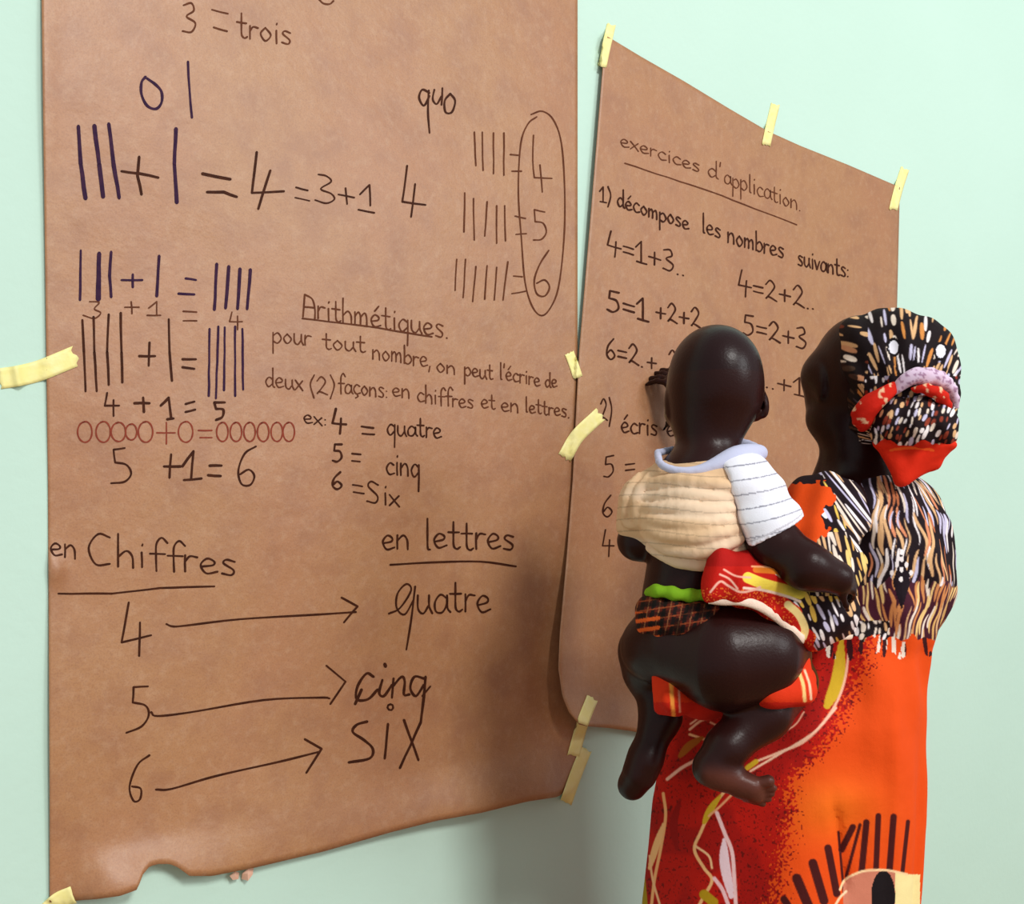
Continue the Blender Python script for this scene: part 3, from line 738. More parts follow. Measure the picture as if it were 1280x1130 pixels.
# bound: union with neck hole (solid of the body passes through)
dV, dQ = Dr.mesh(.0065); dV, dQ = subdivide(dV, dQ)
dm_ = (dV[dQ].mean(1)[:, 2] > .62) & (dV[dQ].mean(1)[:, 1] < 1.72); V2, Q2 = subdivide(dV, dQ[dm_]); dV, dQ = V2, np.vstack([dQ[~dm_], Q2])
cream = (240, 222, 205); tan = (226, 178, 128); lav = (205, 198, 226); blk = (26, 10, 18); white = (248, 238, 238); red = (192, 22, 8); deep = (150, 12, 8); orange = (230, 76, 10); yell = (214, 172, 38); plum = (70, 22, 40)
def paint_dress(V):
    x, y = proj(V); th = np.arctan2(V[:, 0]-.62, -(V[:, 1]-1.60)); n = len(V)
    u = 1090+th*.17/1.45*F; u = np.where(np.abs(th) < 1.2, .5*u+.5*x, u)
    # orange skirt with a red side
    edge = np.interp(y, [780, 830, 880, 930, 980, 1030, 1130, 1400], [1084, 1078, 1058, 1030, 985, 985, 965, 940])
    sp = vn(x/2.1, y/2.1, 3)
    t = sm((x-edge)/62+.45)
    redz = flat(n, red); m_ = sm((vn(x/26, y/30, 9)-.42)*4)[:, None]; redz = redz*(1-.55*m_)+np.array(deep)*.55*m_
    org = flat(n, orange); bl = np.exp(-((x-1040)/60)**2-((y-1010)/40)**2)[:, None]; org = org*(1-bl)+np.array((240, 106, 18))*bl
    col = np.where((sp < t)[:, None], org, redz*(1-(.35*(sp > .8))[:, None]))
    left = x < edge-30
    # cream outlines and yellow leaves on the red side
    for pts, wd, c in [
        ([(1052, 800), (1047, 850), (1034, 882)], 17, yell),
        ([(1062, 800), (1056, 850), (1040, 888), (1008, 925), (975, 940), (945, 952)], 3.2, (250, 190, 160)),
        ([(1045, 885), (1018, 915), (975, 942), (938, 964)], 3, (250, 200, 170)),
        ([(1005, 890), (995, 905), (982, 914)], 2, (250, 180, 150)),
        ([(945, 952), (934, 960)], 8, yell),
        ([(862, 912), (876, 901), (888, 898)], 3.2, (250, 190, 160)), ([(863, 905), (880, 894), (905, 889), (925, 891)], 2.4, (250, 190, 160)),
        ([(888, 903), (905, 910), (920, 906), (928, 896)], 2.4, (250, 190, 160)),
        ([(862, 918), (880, 924), (895, 929)], 3.2, (250, 190, 140)), ([(878, 922), (862, 932), (850, 945)], 10, (170, 90, 20)),
        ([(834, 974), (852, 960), (870, 950)], 4.2, (250, 190, 170)),
        ([(905, 990), (890, 1010), (876, 1040), (868, 1062), (880, 1085), (890, 1100), (880, 1120), (872, 1135)], 4.2, (250, 190, 130)),
        ([(900, 995), (888, 1012), (880, 1028)], 9, yell), ([(914, 994), (900, 1008), (886, 1020)], 3, (245, 170, 120)),
        ([(870, 1058), (886, 1070), (890, 1085)], 3, (250, 200, 150)),
        ([(896, 1016), (906, 1042), (915, 1065), (918, 1100), (920, 1135)], 5, (252, 205, 205)),
        ([(905, 1050), (906, 1080), (914, 1120)], 13, (250, 215, 225)), ([(893, 1098), (903, 1112), (910, 1130)], 5, (250, 200, 205)),
        ([(829, 992), (832, 1020), (826, 1060), (818, 1100), (814, 1135)], 4, (250, 180, 120)),
        ([(829, 1030), (820, 1058), (812, 1085)], 9, (250, 190, 130)), ([(812, 1070), (816, 1100), (826, 1135)], 3, (250, 190, 140)),
        ([(880, 1118), (892, 1128)], 15, (190, 150, 20)), ([(803, 1100), (806, 1135)], 10, (170, 140, 20)),
        ([(850, 1000), (842, 1030), (846, 1060)], 10, deep)]:
        col = seg_paint(col, x, y, pts, wd, c, taper=wd > 7)
    # black bars, a fold's shade painted as a thin line, round motif, bottom right
    bar_fold_shade = (70, 14, 12)
    for a in ((1098, 1020, 1095, 1087, 7), (1117, 1021, 1112, 1087, 8), (1135, 1027, 1128, 1091, 5), (1083, 1028, 1077, 1090, 8), (1066, 1034, 1052, 1062, 8), (1075, 1031, 1058, 1095, 4), (1035, 1060, 1046, 1117, 9), (1016, 1079, 1030, 1126, 11), (996, 1098, 1012, 1136, 12), (980, 1124, 990, 1140, 9), (1048, 1040, 1055, 1118, 3)):
        col = seg_paint(col, x, y, [a[:2], ((a[0]+a[2])/2, (a[1]+a[3])/2), a[2:4]], a[4], bar_fold_shade)
    arc = np.interp(x, [1052, 1060, 1085, 1110, 1133], [1104, 1096, 1088, 1088, 1093]); inside = (x > 1054) & (y > arc) & (x < 1150)
    m = inside & (y < 1240); col[m] = (206, 124, 98); m2 = m & (((x-1104)/15)**2+((y-1120)/32)**2 < 1); col[m2] = (20, 10, 14); col[m & (x > 1119)] = (246, 226, 160)
    col = seg_paint(col, x, y, [(1050, 1112), (1056, 1100), (1070, 1092), (1085, 1088), (1110, 1088), (1134, 1093)], 3, (250, 210, 160))
    col = seg_paint(col, x, y, [(1042, 1135), (1050, 1122), (1058, 1114)], 3, (250, 210, 170))
    # yoke: black ground with flowing cream, tan and lavender strokes
    flow = u+14*np.sin((y-600)/60.0)*np.sign(1120-x)*.5+2.6*np.sin(y/12.0+u/23.0)+1.5*np.sin(y/6.5-u/31.0)
    yk = dashes(flow, y, 6.2, 46, 24, 2.1, 2, blk, [cream, tan, lav, lav, tan, white, (222, 140, 100), (190, 110, 70)], .76)
    yk = dashes(flow+3, y+17, 9, 40, 15, 1.7, 5, blk, [white, lav, tan], .45, yk)
    jag = 798+14*(vn(x/7.0, y*0, 11)-.3)-4
    lower = (y > 722+16*(vn(x/8, y*0, 14)-.5)+10*np.abs(x-1127)/50); sub = dashes(flow+2, y, 5.8, 40, 21, 1.9, 8, plum, [tan, (230, 182, 110), (214, 140, 84), cream, (240, 200, 130)], .95)
    yk = np.where((lower & (x > 1020))[:, None], sub, yk)
    nz = dashes(flow, y, 7, 13, 3.5, 2.2, 9, (24, 10, 14), [cream, tan, white], .97); yk = np.where(((y > 776) & (x < 1112))[:, None], nz, yk)
    dm = (np.abs(x-1127)/11+np.abs(y-728)/36 < 1); yk[dm] = (24, 8, 20)
    for (a, b) in ((1127, 690), (1127, 699), (1121, 706), (1133, 706), (1127, 712), (1126, 724), (1115, 716), (1139, 716)):
        yk[((x-a)/2.4)**2+((y-b)/3.6)**2 < 1] = white
    drip = dashes(x, y, 8, 44, 16, 3.6, 13, (0, 0, 0), [(1, 1, 1)], .8)[:, 0] > .5
    yoke = (y < jag) | ((y < 832) & drip & (y < 812+18*vn(x/9, y*0, 4)))
    yk2 = yk
    dripc = np.where((vn(x/8, y*0, 21) > .5)[:, None], np.array(cream, float), np.array((60, 14, 20), float))
    col = np.where(yoke[:, None], np.where((y < jag)[:, None], yk2, dripc), col)
    # orange shoulder patch with ragged edge
    pe = 1040+8*np.sin(y/7.0)+10*(vn(x/6, y/5, 6)-.5)-.25*np.abs(y-640)
    patch = (x < pe) & (y > 598+5*vn(x/6, y*0, 7)) & (y < 692)
    col[patch] = orange
    return col
dcol = paint_dress(dV)
dress = np_mesh('dress', dV, dQ, M['cloth'], None, lin(dcol)); keep_parent(dress, woman_root)
dress['label'] = 'loose dress with black strokes on the yoke and an orange and red skirt'

# --- near sleeve wrapped round the child
Sl = Field()
sh = P(1030, 645, 1.475)
Sl.ell(P(1028, 640, 1.49), (.060, .07, .060), .03)
Sl.chain([(P(1030, 650, 1.47), .062), (P(1018, 700, 1.40), .060), (P(1012, 750, 1.355), .062)], .04)
Sl.cap(P(1012, 750, 1.345), P(905, 718, 1.285), .050, .034, .04)
Sl.cap(P(1030, 775, 1.365), P(940, 728, 1.290), .022, .024, .04)
Sl.cap(P(1045, 780, 1.400), P(1000, 785, 1.33), .018, .014, .04)
trim_px = [(886, 750), (905, 752), (925, 752), (945, 757), (965, 768), (985, 784), (1004, 800)]
trim_px2 = [(1004, 801), (1025, 798), (1045, 796), (1064, 795)]
trD = [1.268, 1.262, 1.258, 1.262, 1.272, 1.288, 1.305]; trD2 = [1.305, 1.33, 1.35, 1.37]
tp = [P(a[0], a[1]-4, d) for a, d in zip(trim_px, trD)]; tp2 = [P(a[0], a[1]-4, d) for a, d in zip(trim_px2, trD2)]
up_px = [(890, 722), (910, 722), (928, 722), (950, 728), (972, 738), (992, 752), (1008, 765)]
for i in range(len(tp)-1):
    for f_ in (0, .5):
        a = tp[i]*(1-f_)+tp[i+1]*f_; b = P(*(np.array(up_px[i])*(1-f_)+np.array(up_px[i+1])*f_), trD[i]+.008)
        Sl.cap(a, b, .006, .014, .012)
for i in range(len(tp2)):
    Sl.cap(tp2[i], P(1010+i*12, 755, 1.345+.012*i), .006, .016, .014)
def sdisp(p):
    px, py = proj(p)
    return -.004*np.sin((py*.9+px*.35)/8.5+1.5*np.sin(px/40))*np.clip((py-640)/40, 0, 1)-.0025*np.sin(px/6.0+py/25)
Sl.disp = sdisp
sV, sQ = Sl.mesh(.0042, pad=.04); sV, sQ = subdivide(sV, sQ); m_ = (sV[sQ].mean(1)[:, 1] < 1.47); V2, Q2 = subdivide(sV, sQ[m_]); sV, sQ = V2, np.vstack([sQ[~m_], Q2])
def paint_sleeve(V):
    x, y = proj(V); n = len(V)
    yk = dashes(x*.85-y*.35, y*.9+x*.3, 7.5, 18, 7, 2.5, 22, blk, [white, lav, tan, white, (240, 200, 90)], .95)
    yk3 = dashes(x-y*.25, y, 6, 30, 15, 2.2, 23, blk, [tan, (236, 200, 120), cream, (214, 160, 80)], .95)
    col = np.where(((x-y*.0) > 1012)[:, None] & ((y > 665) & (y < 745))[:, None], yk3, yk)
    st = dashes(x+(y-600)*-.75, y, 6.5, 60, 32, 1.9, 25, blk, [white, tan, lav, cream], .95)
    col = np.where((x > 1040+.45*(y-620))[:, None] & (y < 690)[:, None], st, col)
    pe = 1036+7*np.sin(y/6.5)+12*(vn(x/6, y/5, 6)-.5)-.3*np.maximum(y-640, 0)
    patch = (x < pe) & (y > 600) & (y < 705); col[patch] = orange
    col[(y < 602+4*vn(x/5, y*0, 3)) & (x < 1020)] = blk
    # red cuff area with cream and yellow waves
    be = 985+.55*(y-740)+5*np.sin(y/5.0)
    redm = (x < be) & (y > 670); r = flat(redm.sum(), (196, 22, 10)); col[redm] = r
    dk = (x < 945) & (y > 676) & (y < 708); col[dk] = (176, 16, 10)
    gl = redm & (vn(x/1.8, y/1.8, 31) > .74) & (y > 735); col[gl] = (240, 110, 40)
    for pts, wd, c in [([(935, 722), (955, 730), (985, 738), (1000, 742)], 14, (244, 214, 80)), ([(930, 735), (955, 738), (985, 746), (1000, 752)], 3.5, (250, 220, 200)),
                       ([(945, 712), (970, 714), (1000, 720)], 8, (226, 120, 30)), ([(940, 708), (965, 709), (990, 714)], 2.5, (250, 170, 120)),
                       ([(888, 740), (900, 727), (910, 732), (925, 740), (940, 738), (950, 734)], 3, (250, 190, 170)), ([(900, 718), (912, 724), (922, 736)], 2.6, (250, 190, 170)),
                       ([(905, 712), (920, 720), (938, 722)], 2.6, (250, 180, 160)),
                       ([(985, 756), (998, 768), (1006, 785), (1004, 796)], 10, (250, 224, 150))]:
        col = seg_paint(col, x, y, pts, wd, c)
    return col
sl = np_mesh('sleeve', sV, sQ, M['cloth'], None, lin(paint_sleeve(sV))); keep_parent(sl, woman_root); sl['label'] = 'wide printed sleeve with red wavy cuff'
def tube(name, pts, r, mat, parent, seg=10, flatz=1.0, caps=True, n=6, closed=False, label=None):
    p = catmull3(pts, n); m = len(p); t = np.gradient(p, axis=0); t /= np.linalg.norm(t, axis=1)[:, None]
    V = []; Fc = []; rr = np.full(m, r) if np.isscalar(r) else np.interp(np.linspace(0, 1, m), np.linspace(0, 1, len(r)), r)
    for i in range(m):
        b = np.cross(t[i], (0, 1, 0)); b /= np.linalg.norm(b); c = np.cross(t[i], b)
        for j in range(seg):
            a = 2*math.pi*j/seg; V.append(p[i]+rr[i]*(b*math.cos(a)+c*math.sin(a)*flatz))
    for i in range(m-1):
        for j in range(seg): Fc.append((i*seg+j, i*seg+(j+1) % seg, (i+1)*seg+(j+1) % seg, (i+1)*seg+j))
    Fc.append(tuple(range(seg))[::-1]); Fc.append(tuple((m-1)*seg+j for j in range(seg)))
    o = mesh_obj(name, V, Fc, mat, None)
    if parent is not None: keep_parent(o, parent)
    if label: o['label'] = label
    return o
def catmull3(pts, n):
    p = np.array(pts, float); q = np.vstack([2*p[0]-p[1], p, 2*p[-1]-p[-2]]); out = []
    for i in range(1, len(q)-2):
        for t in np.linspace(0, 1, n, endpoint=False):
            a, b, c, d = q[i-1], q[i], q[i+1], q[i+2]; out.append(.5*(2*b+(c-a)*t+(2*a-5*b+4*c-d)*t*t+(3*b-a-3*c+d)*t**3))
    out.append(p[-1]); return np.array(out)
tube('sleeve_trim', [P(a[0], a[1]-1, d-.004) for a, d in zip(trim_px+trim_px2[1:], trD+trD2[1:])], .0065, M['trim'], woman_root, flatz=.5, label='cream band along the sleeve edge')

# --- cloth fold carrying the child's thighs
Cl = Field()
Cl.chain([(P(838, 868, 1.375), .022), (P(880, 872, 1.36), .025), (P(930, 868, 1.35), .026), (P(975, 856, 1.355), .028), (P(998, 850, 1.37), .026)], .03)
[Cl.chain([(P(821+i*7, 842, 1.345-.004*i), .0085), (P(824+i*7, 886, 1.345-.004*i), .0085)], .008) for i in range(4)]
Cl.cap(P(838, 878, 1.315), P(880, 872, 1.36), .014, .02, .02)
Cl.chain([(P(1003, 826, 1.335), .012), (P(1000, 862, 1.312), .019), (P(962, 866, 1.297), .017), (P(945, 868, 1.312), .015)], .02); Cl.cap(P(985, 838, 1.318), P(975, 860, 1.305), .020, .022, .02)
cV, cQ = Cl.mesh(.004); cV, cQ = subdivide(cV, cQ)
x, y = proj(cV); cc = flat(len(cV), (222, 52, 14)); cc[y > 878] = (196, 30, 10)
for pts, wd, c in [([(838, 845), (840, 870), (842, 895)], 5, (244, 150, 60)), ([(848, 850), (850, 890)], 2.5, (240, 150, 120)), ([(998, 838), (1004, 856), (1006, 876)], 4.5, (250, 205, 130)), ([(1006, 838), (1012, 856), (1014, 874)], 3, (250, 205, 170))]:
    cc = seg_paint(cc, x, y, pts if len(pts) > 2 else [pts[0], tuple(np.mean(pts, 0)), pts[1]], wd, c)
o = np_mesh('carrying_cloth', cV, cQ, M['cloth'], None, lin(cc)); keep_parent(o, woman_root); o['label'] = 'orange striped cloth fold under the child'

# --- headscarf
H = Field()
H.ell(P(1120, 467, 1.545), (.099, .098, .105), .02)
H.ell(P(1088, 456, 1.570), (.078, .085, .086), .03)
H.ell(P(1130, 500, 1.52), (.078, .075, .080), .03)
H.half(P(1049, 455, 1.56), (-.96, .2, -.16), .015)
H.ell(P(1078, 520, 1.545), (.022, .05, .045), .02)
def hdisp(p):
    px, py = proj(p); a = np.arctan2(py-560, px-1130)
    return -.0022*np.sin(a*17+np.hypot(px-1130, py-560)/16)-.0012*np.sin(a*31)
H.disp = hdisp
hV, hQ = H.mesh(.0032); hV, hQ = subdivide(hV, hQ)
def paint_scarf(V, seed=40):
    x, y = proj(V); a = np.arctan2(y-560, x-1135); r = np.hypot(x-1135, y-560)
    th = np.arctan2(V[:, 0]-.645, -(V[:, 1]-1.545))
    col = dashes(a*150, r, 8.5, 22, 9, 2.3, seed, (22, 8, 12), [white, tan, cream, (216, 140, 70), lav, tan], .92)
    s2 = dashes(y*1.0-x*.15, x, 11, 22, 9, 2.8, seed+1, (22, 8, 12), [cream, tan, (214, 150, 110), (120, 50, 30)], .85)
    col = np.where((x < 1085)[:, None] & (y < 480)[:, None], s2, col)
    low = (y > 455) & (y < 500) & (x > 1080); s3 = dashes(x, y, 7, 11, 2.5, 2.2, seed+2, (24, 8, 12), [white, tan, (150, 40, 20), lav], .85); col = np.where(low[:, None] & (y > 470)[:, None], s3, col)
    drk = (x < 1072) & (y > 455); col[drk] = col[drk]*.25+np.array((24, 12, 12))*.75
    for (cx_, cy_) in ((1117, 434), (1176, 439)):
        m = ((x-cx_)/6)**2+((y-cy_)/8.5)**2; col[m < 1] = (240, 236, 246)
        ring = (m >= 1) & (m < 2.0); col[ring] = (20, 8, 14)
    return col
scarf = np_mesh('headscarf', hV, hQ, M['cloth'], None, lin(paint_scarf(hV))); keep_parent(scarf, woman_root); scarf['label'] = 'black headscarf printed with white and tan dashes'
K_ = Field()                                                              # knot
K_.ell(P(1142, 528, 1.455), (.066, .045, .042), .015)
K_.ell(P(1172, 535, 1.475), (.030, .035, .040), .02)
K_.disp = lambda p: -.0025*np.sin((proj(p)[0]-1140)/5.5+np.sin(proj(p)[1]/9))
kV, kQ = K_.mesh(.003); kV, kQ = subdivide(kV, kQ); x, y = proj(kV)
kc = dashes(x+y*.3, y, 7, 10, 3.2, 2.2, 51, (24, 8, 12), [white, tan, cream, (150, 60, 40), lav], .9)
kc[y > 556-6*np.sin(x/7.0)] = (216, 40, 12)
knot = np_mesh('scarf_knot', kV, kQ, M['cloth'], scarf, lin(kc)); knot['label'] = 'gathered knot at the back of the scarf'
def rolled(name, pts, r, colour_fn, parent, seg=16, label=None):
    R_ = Field(); q = catmull3(pts, 4); rr = np.interp(np.linspace(0, 1, len(q)), np.linspace(0, 1, len(r)), r)
    for i in range(len(q)-1): R_.cap(q[i], q[i+1], rr[i], rr[i+1], .004)
    R_.disp = lambda p: -.0012*np.sin((proj(p)[0]+proj(p)[1]*1.4)/3.5)
    v, qq = R_.mesh(.003); o = np_mesh(name, v, qq, M['cloth'], parent, lin(colour_fn(v)))
    if label: o['label'] = label
    return o
def band1(V):
    x, y = proj(V); c = flat(len(V), (206, 30, 10)); m = vn(x/4, y/4, 3) > .78; c[m] = (240, 190, 150); return c
def band2(V):
    x, y = proj(V); c = flat(len(V), (226, 200, 224)); m = vn(x/2.2, y/2.2, 5) > .68; c[m] = (170, 130, 160); c[V[:, 2] < 0] = 0
    return c
rolled('scarf_roll', [P(1079, 532, 1.468), P(1078, 520, 1.455), P(1088, 506, 1.445), P(1103, 494, 1.438), P(1117, 484, 1.44)], [.010, .016, .017, .012, .008], band1, scarf, label='red twisted fold of the scarf')
rolled('scarf_roll', [P(1118, 490, 1.440), P(1132, 476, 1.432), P(1150, 470, 1.428), P(1172, 473, 1.432), P(1188, 486, 1.445), P(1196, 508, 1.462)], [.005, .010, .013, .012, .009, .005], band2, scarf, label='pale lilac band over the knot')
rolled('scarf_roll', [P(1140, 486, 1.425), P(1160, 487, 1.418), P(1176, 495, 1.425), P(1187, 512, 1.437)], [.004, .008, .010, .005], band1, scarf, label='red fold over the knot')
# tail: a thick folded triangle hanging from the knot
T_ = Field()
top = [(1097, 541), (1120, 552), (1145, 556), (1168, 558), (1181, 554)]
for i, (a, b) in enumerate(top):
    T_.cap(P(a, b, 1.452+.004*abs(i-2)), P(1124+i*2.0, 600-i*1.0, 1.468), .013, .006, .012)
T_.cap(P(1181, 555, 1.462), P(1168, 580, 1.468), .012, .007, .012); T_.cap(P(1168, 580, 1.468), P(1126, 602, 1.468), .008, .005, .012)
T_.disp = lambda p: -.003*np.exp(-((proj(p)[1]-(548+.0012*(proj(p)[0]-1145)**2+6))/5)**2)
tV, tQ = T_.mesh(.003); tV, tQ = subdivide(tV, tQ); x, y = proj(tV)
tcl = flat(len(tV), (222, 40, 10)); e_ = 548+10*np.abs(((x-1095) % 26)/13-1); m = y < e_-2
dd = dashes(x, y, 6, 9, 3, 2, 61, (24, 8, 12), [white, tan, cream], .9); tcl[m] = dd[m]
m = (np.abs(y-(560+.004*(x-1140)**2)) < 1.6) & (np.abs(x-1140) < 28); tcl[m] = (240, 90, 30)
tail = np_mesh('scarf_tail', tV, tQ, M['cloth'], scarf, lin(tcl)); tail['label'] = 'plain red pointed tail of the scarf'

# --- marker in her writing hand
mk = empty('marker_pen', tuple(tip), 'black marker pen in the woman\'s hand, its tip against the tilted sheet', 'pen')
ax_ = nrm(P(862, 492, 1.965)-tip)
def lathe(name, prof, mat, parent):
    b = nrm(np.cross(ax_, (0, 0, 1))); c = np.cross(ax_, b); V = []; Fc = []; sg = 16
    for (d, r) in prof:
        for j in range(sg):
            a = 2*math.pi*j/sg; V.append(ax_*d+r*(b*math.cos(a)+c*math.sin(a)))
    for i in range(len(prof)-1):
        for j in range(sg): Fc.append((i*sg+j, i*sg+(j+1) % sg, (i+1)*sg+(j+1) % sg, (i+1)*sg+j))
    Fc.append(tuple(range(sg))[::-1]); Fc.append(tuple((len(prof)-1)*sg+j for j in range(sg)))
    return mesh_obj(name, V, Fc, mat, parent)
lathe('barrel', [(.014, .0035), (.02, .0045), (.022, .0065), (.03, .0078), (.12, .0078), (.124, .006)], M['marker'], mk)
lathe('felt_tip', [(0, .001), (.004, .0022), (.016, .0026)], M['felt'], mk)

# ------------------------------------------------------------------ the child
kid_root = empty('person', tuple(P(865, 800, 1.36)), 'small shaven-headed child in cream and white shirt carried on the woman\'s hip', 'person')
Kb = Field()
kh = P(894, 470, 1.40)
Kb.ell(kh, (.0695, .080, .077), .02)
Kb.ell(P(893, 500, 1.405), (.0655, .070, .055), .03)
Kb.ell(P(884, 525, 1.42), (.050, .060, .044), .03)
Kb.ell(P(886, 545, 1.455), (.030, .03, .022), .02)              # chin
fo = np.array([-.10, .995, 0])
for sg in (1, -1):
    sx_ = np.array([.995, .10, 0])
    Kb.ell(kh+fo*.066+sx_*.036*sg-np.array([0, 0, .052]), (.024, .022, .022), .02)      # cheek
    Kb.ell(kh+fo*.074+sx_*.027*sg-np.array([0, 0, .022]), (.012, .009, .007), .006)     # eye
Kb.ell(kh+fo*.084-np.array([0, 0, .042]), (.012, .014, .010), .01); Kb.ell(kh+fo*.078-np.array([0, 0, .062]), (.018, .010, .007), .006)
# ears: rim, lobe and hollow
Kb.ell(P(953, 505, 1.400), (.010, .012, .0225), .006, rot=[(1, 0, .12), (0, 1, 0), (-.12, 0, 1)]); Kb.ell(P(945, 519, 1.405), (.008, .009, .010), .006)
Kb.ell(P(952, 503, 1.394), (.003, .005, .013), .004, op='s')
Kb.ell(P(836, 503, 1.41), (.007, .012, .021), .006); Kb.ell(P(838, 517, 1.41), (.006, .009, .009), .006)
Kb.ell(P(866, 588, 1.39), (.046, .055, .026), .02)
Kb.cap(P(886, 535, 1.395), P(884, 590, 1.385), .043, .046, .03)
Kb.chain([(P(882, 612, 1.385), .062), (P(868, 670, 1.385), .062), (P(858, 735, 1.378), .056), (P(848, 785, 1.372), .060)], .03)
Kb.cap(P(832, 618, 1.395), P(935, 615, 1.365), .033, .033, .03)
# right arm (over the sleeve), hand closed on the cloth
el = P(1008, 708, 1.255); wr = P(1046, 722, 1.262)
Kb.chain([(P(938, 632, 1.345), .034), (P(968, 680, 1.29), .0335), (el, .0295), (wr, .0235)], .02)
hand(Kb, P(1040, 720, 1.262), P(1076, 734, 1.285)-P(1040, 720, 1.262), (-.05, .8, -.55), .46, (.75, .8, .8, .85), -1, .08, .005)
# left arm, going round her front
Kb.chain([(P(822, 630, 1.40), .033), (P(797, 676, 1.415), .028), (P(840, 690, 1.475), .024), (P(880, 680, 1.53), .019)], .015)
hand(Kb, P(880, 680, 1.53), P(915, 672, 1.57)-P(880, 680, 1.53), (.5, .5, -.3), .5, (.3, .3, .35, .4), 1, .1, .005)
# seat and near thigh
Kb.ell(P(844, 805, 1.365), (.058, .07, .050), .03)
Kb.chain([(P(858, 814, 1.36), .053), (P(902, 820, 1.325), .0725), (P(944, 816, 1.328), .064), (P(970, 812, 1.362), .046)], .025)
Kb.chain([(P(970, 812, 1.362), .044), (P(988, 850, 1.40), .038)], .02)
Kb.chain([(P(988, 852, 1.40), .038), (P(952, 890, 1.335), .0405), (P(908, 934, 1.31), .0285), (P(894, 952, 1.305), .0245)], .014)
# near foot: heel, arch, toes
Kb.cap(P(886, 962, 1.305), P(902, 968, 1.302), .023, .021, .015); Kb.cap(P(900, 968, 1.302), P(938, 983, 1.292), .0205, .0175, .012)
Kb.cap(P(925, 985, 1.30), P(945, 994, 1.297), .014, .012, .01)
for i, (a, b, r) in enumerate([(961, 976, .0088), (967, 985, .0056), (965, 992, .0052), (961, 999, .0050), (954, 1005, .0048)]):
    Kb.cap(P(938-i*2, 981+i*4.4, 1.290+.003*i), P(a, b, 1.284+.004*i), r*.9, r, .001)
# far thigh and leg
Kb.chain([(P(832, 815, 1.40), .052), (P(812, 815, 1.445), .045), (P(810, 838, 1.465), .040)], .02)
Kb.ell(P(806, 810, 1.385), (.036, .05, .042), .02)
Kb.chain([(P(816, 840, 1.46), .038), (P(826, 895, 1.43), .029), (P(806, 950, 1.41), .0235), (P(800, 966, 1.41), .022)], .02)
Kb.cap(P(798, 970, 1.41), P(790, 982, 1.418), .022, .020, .015); Kb.cap(P(790, 981, 1.418), P(795, 984, 1.455), .019, .016, .012)
for i in range(5):
    Kb.cap(P(786+i*6, 985-i*2, 1.455), P(785+i*6, 987-i*2, 1.482-.003*i), .008-.0006*i, .007-.0006*i, .003)
qV, qQ = Kb.mesh(.0029)
x, y = proj(qV); kc_ = flat(len(qV), (40, 15, 13))
sole = (sm((y-950-.12*(x-900))/22)*sm((x-866)/20)*(qV[:, 1] < 1.40))[:, None]; kc_ = kc_*(1-sole)+np.array((88, 46, 36))*sole
cap_m = ((qV-kh)[:, 2] > .0) & (y < 500); kc_[cap_m] = (34, 14, 15)
rel = qV-kh; em = (rel @ fo > .076) & (np.abs(np.abs(rel @ np.array([.995, .1, 0]))-.027) < .010) & (np.abs(rel[:, 2]+.022) < .005); kc_[em] = (214, 206, 196)
kb = np_mesh('body', qV, qQ, M['skin'], None, lin(kc_)); keep_parent(kb, kid_root); kb['label'] = 'dark skinned child body with shaved head and bare legs'
# shirt
Sh = Field()
Sh.ell(P(884, 612, 1.375), (.082, .072, .056), .03)
Sh.ell(P(866, 655, 1.375), (.082, .084, .058), .03)
Sh.ell(P(880, 668, 1.365), (.070, .078, .050), .03)
Sh.chain([(P(832, 610, 1.39), .040), (P(808, 628, 1.40), .038), (P(796, 655, 1.41), .032)], .02)
Sh.cap(P(890, 600, 1.37), P(918, 612, 1.358), .046, .046, .03)
Sh.ell(P(872, 572, 1.385), (.047, .062, .017), .006, rot=[nrm((1, 0, .06)), (0, 1, 0), nrm((-.06, 0, 1))], op='s')
base = Field(); base.p = list(Sh.p)
folds = [([(806, 606), (850, 601), (912, 607)], .011), ([(800, 622), (850, 619), (880, 621), (914, 622)], .0095), ([(797, 636), (840, 635), (880, 638), (914, 636)], .0105),
         ([(799, 646), (830, 652), (870, 655), (915, 650)], .0095), ([(801, 655), (830, 668), (875, 671), (918, 662)], .0105), ([(805, 667), (835, 684), (880, 688), (924, 674)], .0115),
         ([(812, 684), (845, 699), (885, 703), (930, 685)], .012), ([(798, 594), (785, 618), (780, 648)], .008), ([(812, 594), (797, 620), (796, 656)], .0085), ([(778, 652), (790, 656), (800, 650)], .006), ([(845, 643), (865, 648), (890, 640)], .006)]
vals = []
for lst, op, sh_ in ((folds, 'u', .0), (vals, 's', -.25)):
    for pts, r in lst:
        q = catmull(pts, 4); S3 = base.march(q[:, 0], q[:, 1]); view = S3-np.array([0, 0, CZ]); view /= np.linalg.norm(view, axis=1)[:, None]
        S3 = S3+view*r*(-.08 if op == 'u' else -.55)
        for i in range(len(S3)-1):
            e0 = .45+.55*math.sin(math.pi*(i+.3)/len(S3))**.5; e1 = .45+.55*math.sin(math.pi*(i+1.3)/(len(S3)+.6))**.5
            Sh.cap(S3[i], S3[i+1], r*e0, r*e1, .003, op)
Sh.half(P(908, 580, 1.30), (.97, 0, .24), .003)
Sh.disp = lambda p: -.0005*np.sin(proj(p)[1]/3.1+2*np.sin(proj(p)[0]/17))*(proj(p)[0] < 915)
shV, shQ = Sh.mesh(.0034); shV, shQ = subdivide(shV, shQ); x, y = proj(shV); n = len(x)
col = flat(n, (226, 188, 148)); m_ = sm((vn(x/70, y/22, 12)-.4)*4)[:, None]; col = col*(1-m_)+np.array((236, 206, 176))*m_
seam = 914; slv = x > seam+99
st2 = (np.abs(((y+4*np.sin(x/30)) % 15)-7) < .7); col[st2] = col[st2]*.86
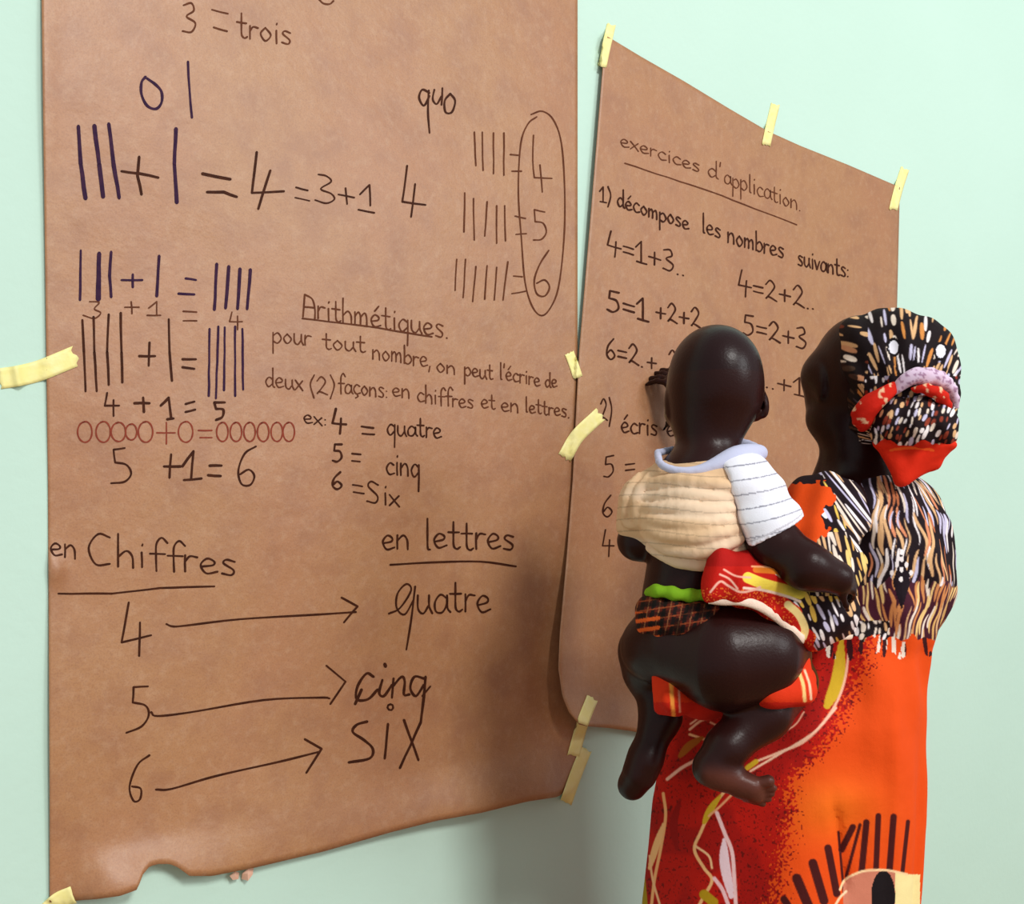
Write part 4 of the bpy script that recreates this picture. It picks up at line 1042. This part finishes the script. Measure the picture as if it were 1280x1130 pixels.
shirt = np_mesh('shirt', shV, shQ, M['jersey'], None, lin(col)); keep_parent(shirt, kid_root); shirt['label'] = 'rucked cream shirt pushed up the back'
Rs_ = Field(); Rs_.ell(P(920, 602, 1.355), (.056, .068, .042), .03)
Rs_.chain([(P(918, 606, 1.352), .048), (P(940, 632, 1.335), .049), (P(961, 668, 1.31), .0515), (P(976, 704, 1.29), .052)], .02)
Rs_.half(P(966, 664, 1.31), nrm(P(975, 700, 1.31)-P(957, 664, 1.31)), .003)
Rs_.half(P(906, 580, 1.30), (-.97, 0, -.24), .004)
Rs_.ell(P(872, 572, 1.385), (.047, .062, .017), .006, rot=[nrm((1, 0, .06)), (0, 1, 0), nrm((-.06, 0, 1))], op='s')
Rs_.disp = lambda p: -.0014*np.sin((proj(p)[1]+.36*proj(p)[0])/6.5+np.sin(proj(p)[0]/20))
v, qq = Rs_.mesh(.0036); v, qq = subdivide(v, qq); x, y = proj(v)
col = flat(len(x), (240, 238, 248)); stripe = np.abs(((y+.30*(x-920)-6*np.sin((x-920)/35)) % 18.5)-9) < .8; col[stripe] = (150, 148, 162)
hm_ = np.abs((v-P(966, 664, 1.31)) @ nrm(P(975, 700, 1.31)-P(957, 664, 1.31))+.008) < .0012; col[hm_] = (200, 196, 205)
o = np_mesh('shirt_sleeve', v, qq, M['jersey'], shirt, lin(col)); o['label'] = 'white sleeve with thin grey stripes'
Cr = Field(); cps = [(822, 566, 1.395), (826, 580, 1.345), (845, 588, 1.325), (872, 588, 1.318), (898, 580, 1.32), (922, 570, 1.330), (945, 566, 1.355), (948, 566, 1.385), (925, 560, 1.43), (885, 562, 1.45), (845, 562, 1.435), (822, 566, 1.395)]
q = catmull3([P(*c) for c in cps], 4)
for i in range(len(q)-1):
    x_ = proj(q[i:i+1])[0][0]; w_ = .0055+.0095*np.exp(-((x_-922)/38)**2)
    Cr.cap(q[i], q[i+1], w_, w_, .003)
crV, crQ = Cr.mesh(.003)
x, y = proj(crV); cl = flat(len(x), (196, 198, 224))
collar = np_mesh('collar', crV, crQ, M['jersey'], shirt, lin(cl)); collar['label'] = 'pale lavender ribbed collar'
# pants
Pn = Field(); Pn.ell(P(850, 766, 1.366), (.066, .084, .044), .02); Pn.cap(P(824, 778, 1.345), P(880, 766, 1.318), .026, .026, .03); Pn.half(P(850, 738, 1.37), (0, -.15, 1), .004)
Pn.disp = lambda p: -.0018*np.sin(proj(p)[0]/4.2+proj(p)[1]/9)
pnV, pnQ = Pn.mesh(.003); pnV, pnQ = subdivide(pnV, pnQ); x, y = proj(pnV)
col = flat(len(x), (96, 30, 18)); a = (x+.2*y) % 14; b = (y+.15*x) % 12
col[a < 5] = (30, 18, 16); col[b < 4] = col[b < 4]*.5+np.array((30, 14, 12))*.4; m_ = np.abs(b-8) < .8; col[m_] = (150, 70, 36); m_ = (np.abs(a-10) < .7); col[m_] = (150, 92, 58); m_ = vn(x/7, y/6, 3) > .6; col[m_] = col[m_]*.55
col[(x < 825) & (y > 765) & (np.abs(b-8) < 2.4)] = (226, 96, 36)
pn = np_mesh('shorts', pnV, pnQ, M['cloth'], None, lin(col)); keep_parent(pn, kid_root); pn['label'] = 'dark plaid shorts'
wb = Field(); qs = [(812, 744, 1.36), (822, 742, 1.325), (840, 745, 1.31), (860, 748, 1.305), (885, 746, 1.31), (905, 740, 1.335), (900, 738, 1.40), (860, 738, 1.44), (820, 740, 1.42), (812, 744, 1.36)]
q = catmull3([P(*c) for c in qs], 4)
for i in range(len(q)-1): wb.cap(q[i]+np.array([0, 0, .004]), q[i+1]+np.array([0, 0, .004]), .0085, .0085, .004)
wb.disp = lambda p: -.0015*np.sin(proj(p)[0]/3.5)
v, qq = wb.mesh(.003); o = np_mesh('waistband', v, qq, M['cloth'], pn, lin(flat(len(v), (128, 178, 32)))); o['label'] = 'bright green waistband'
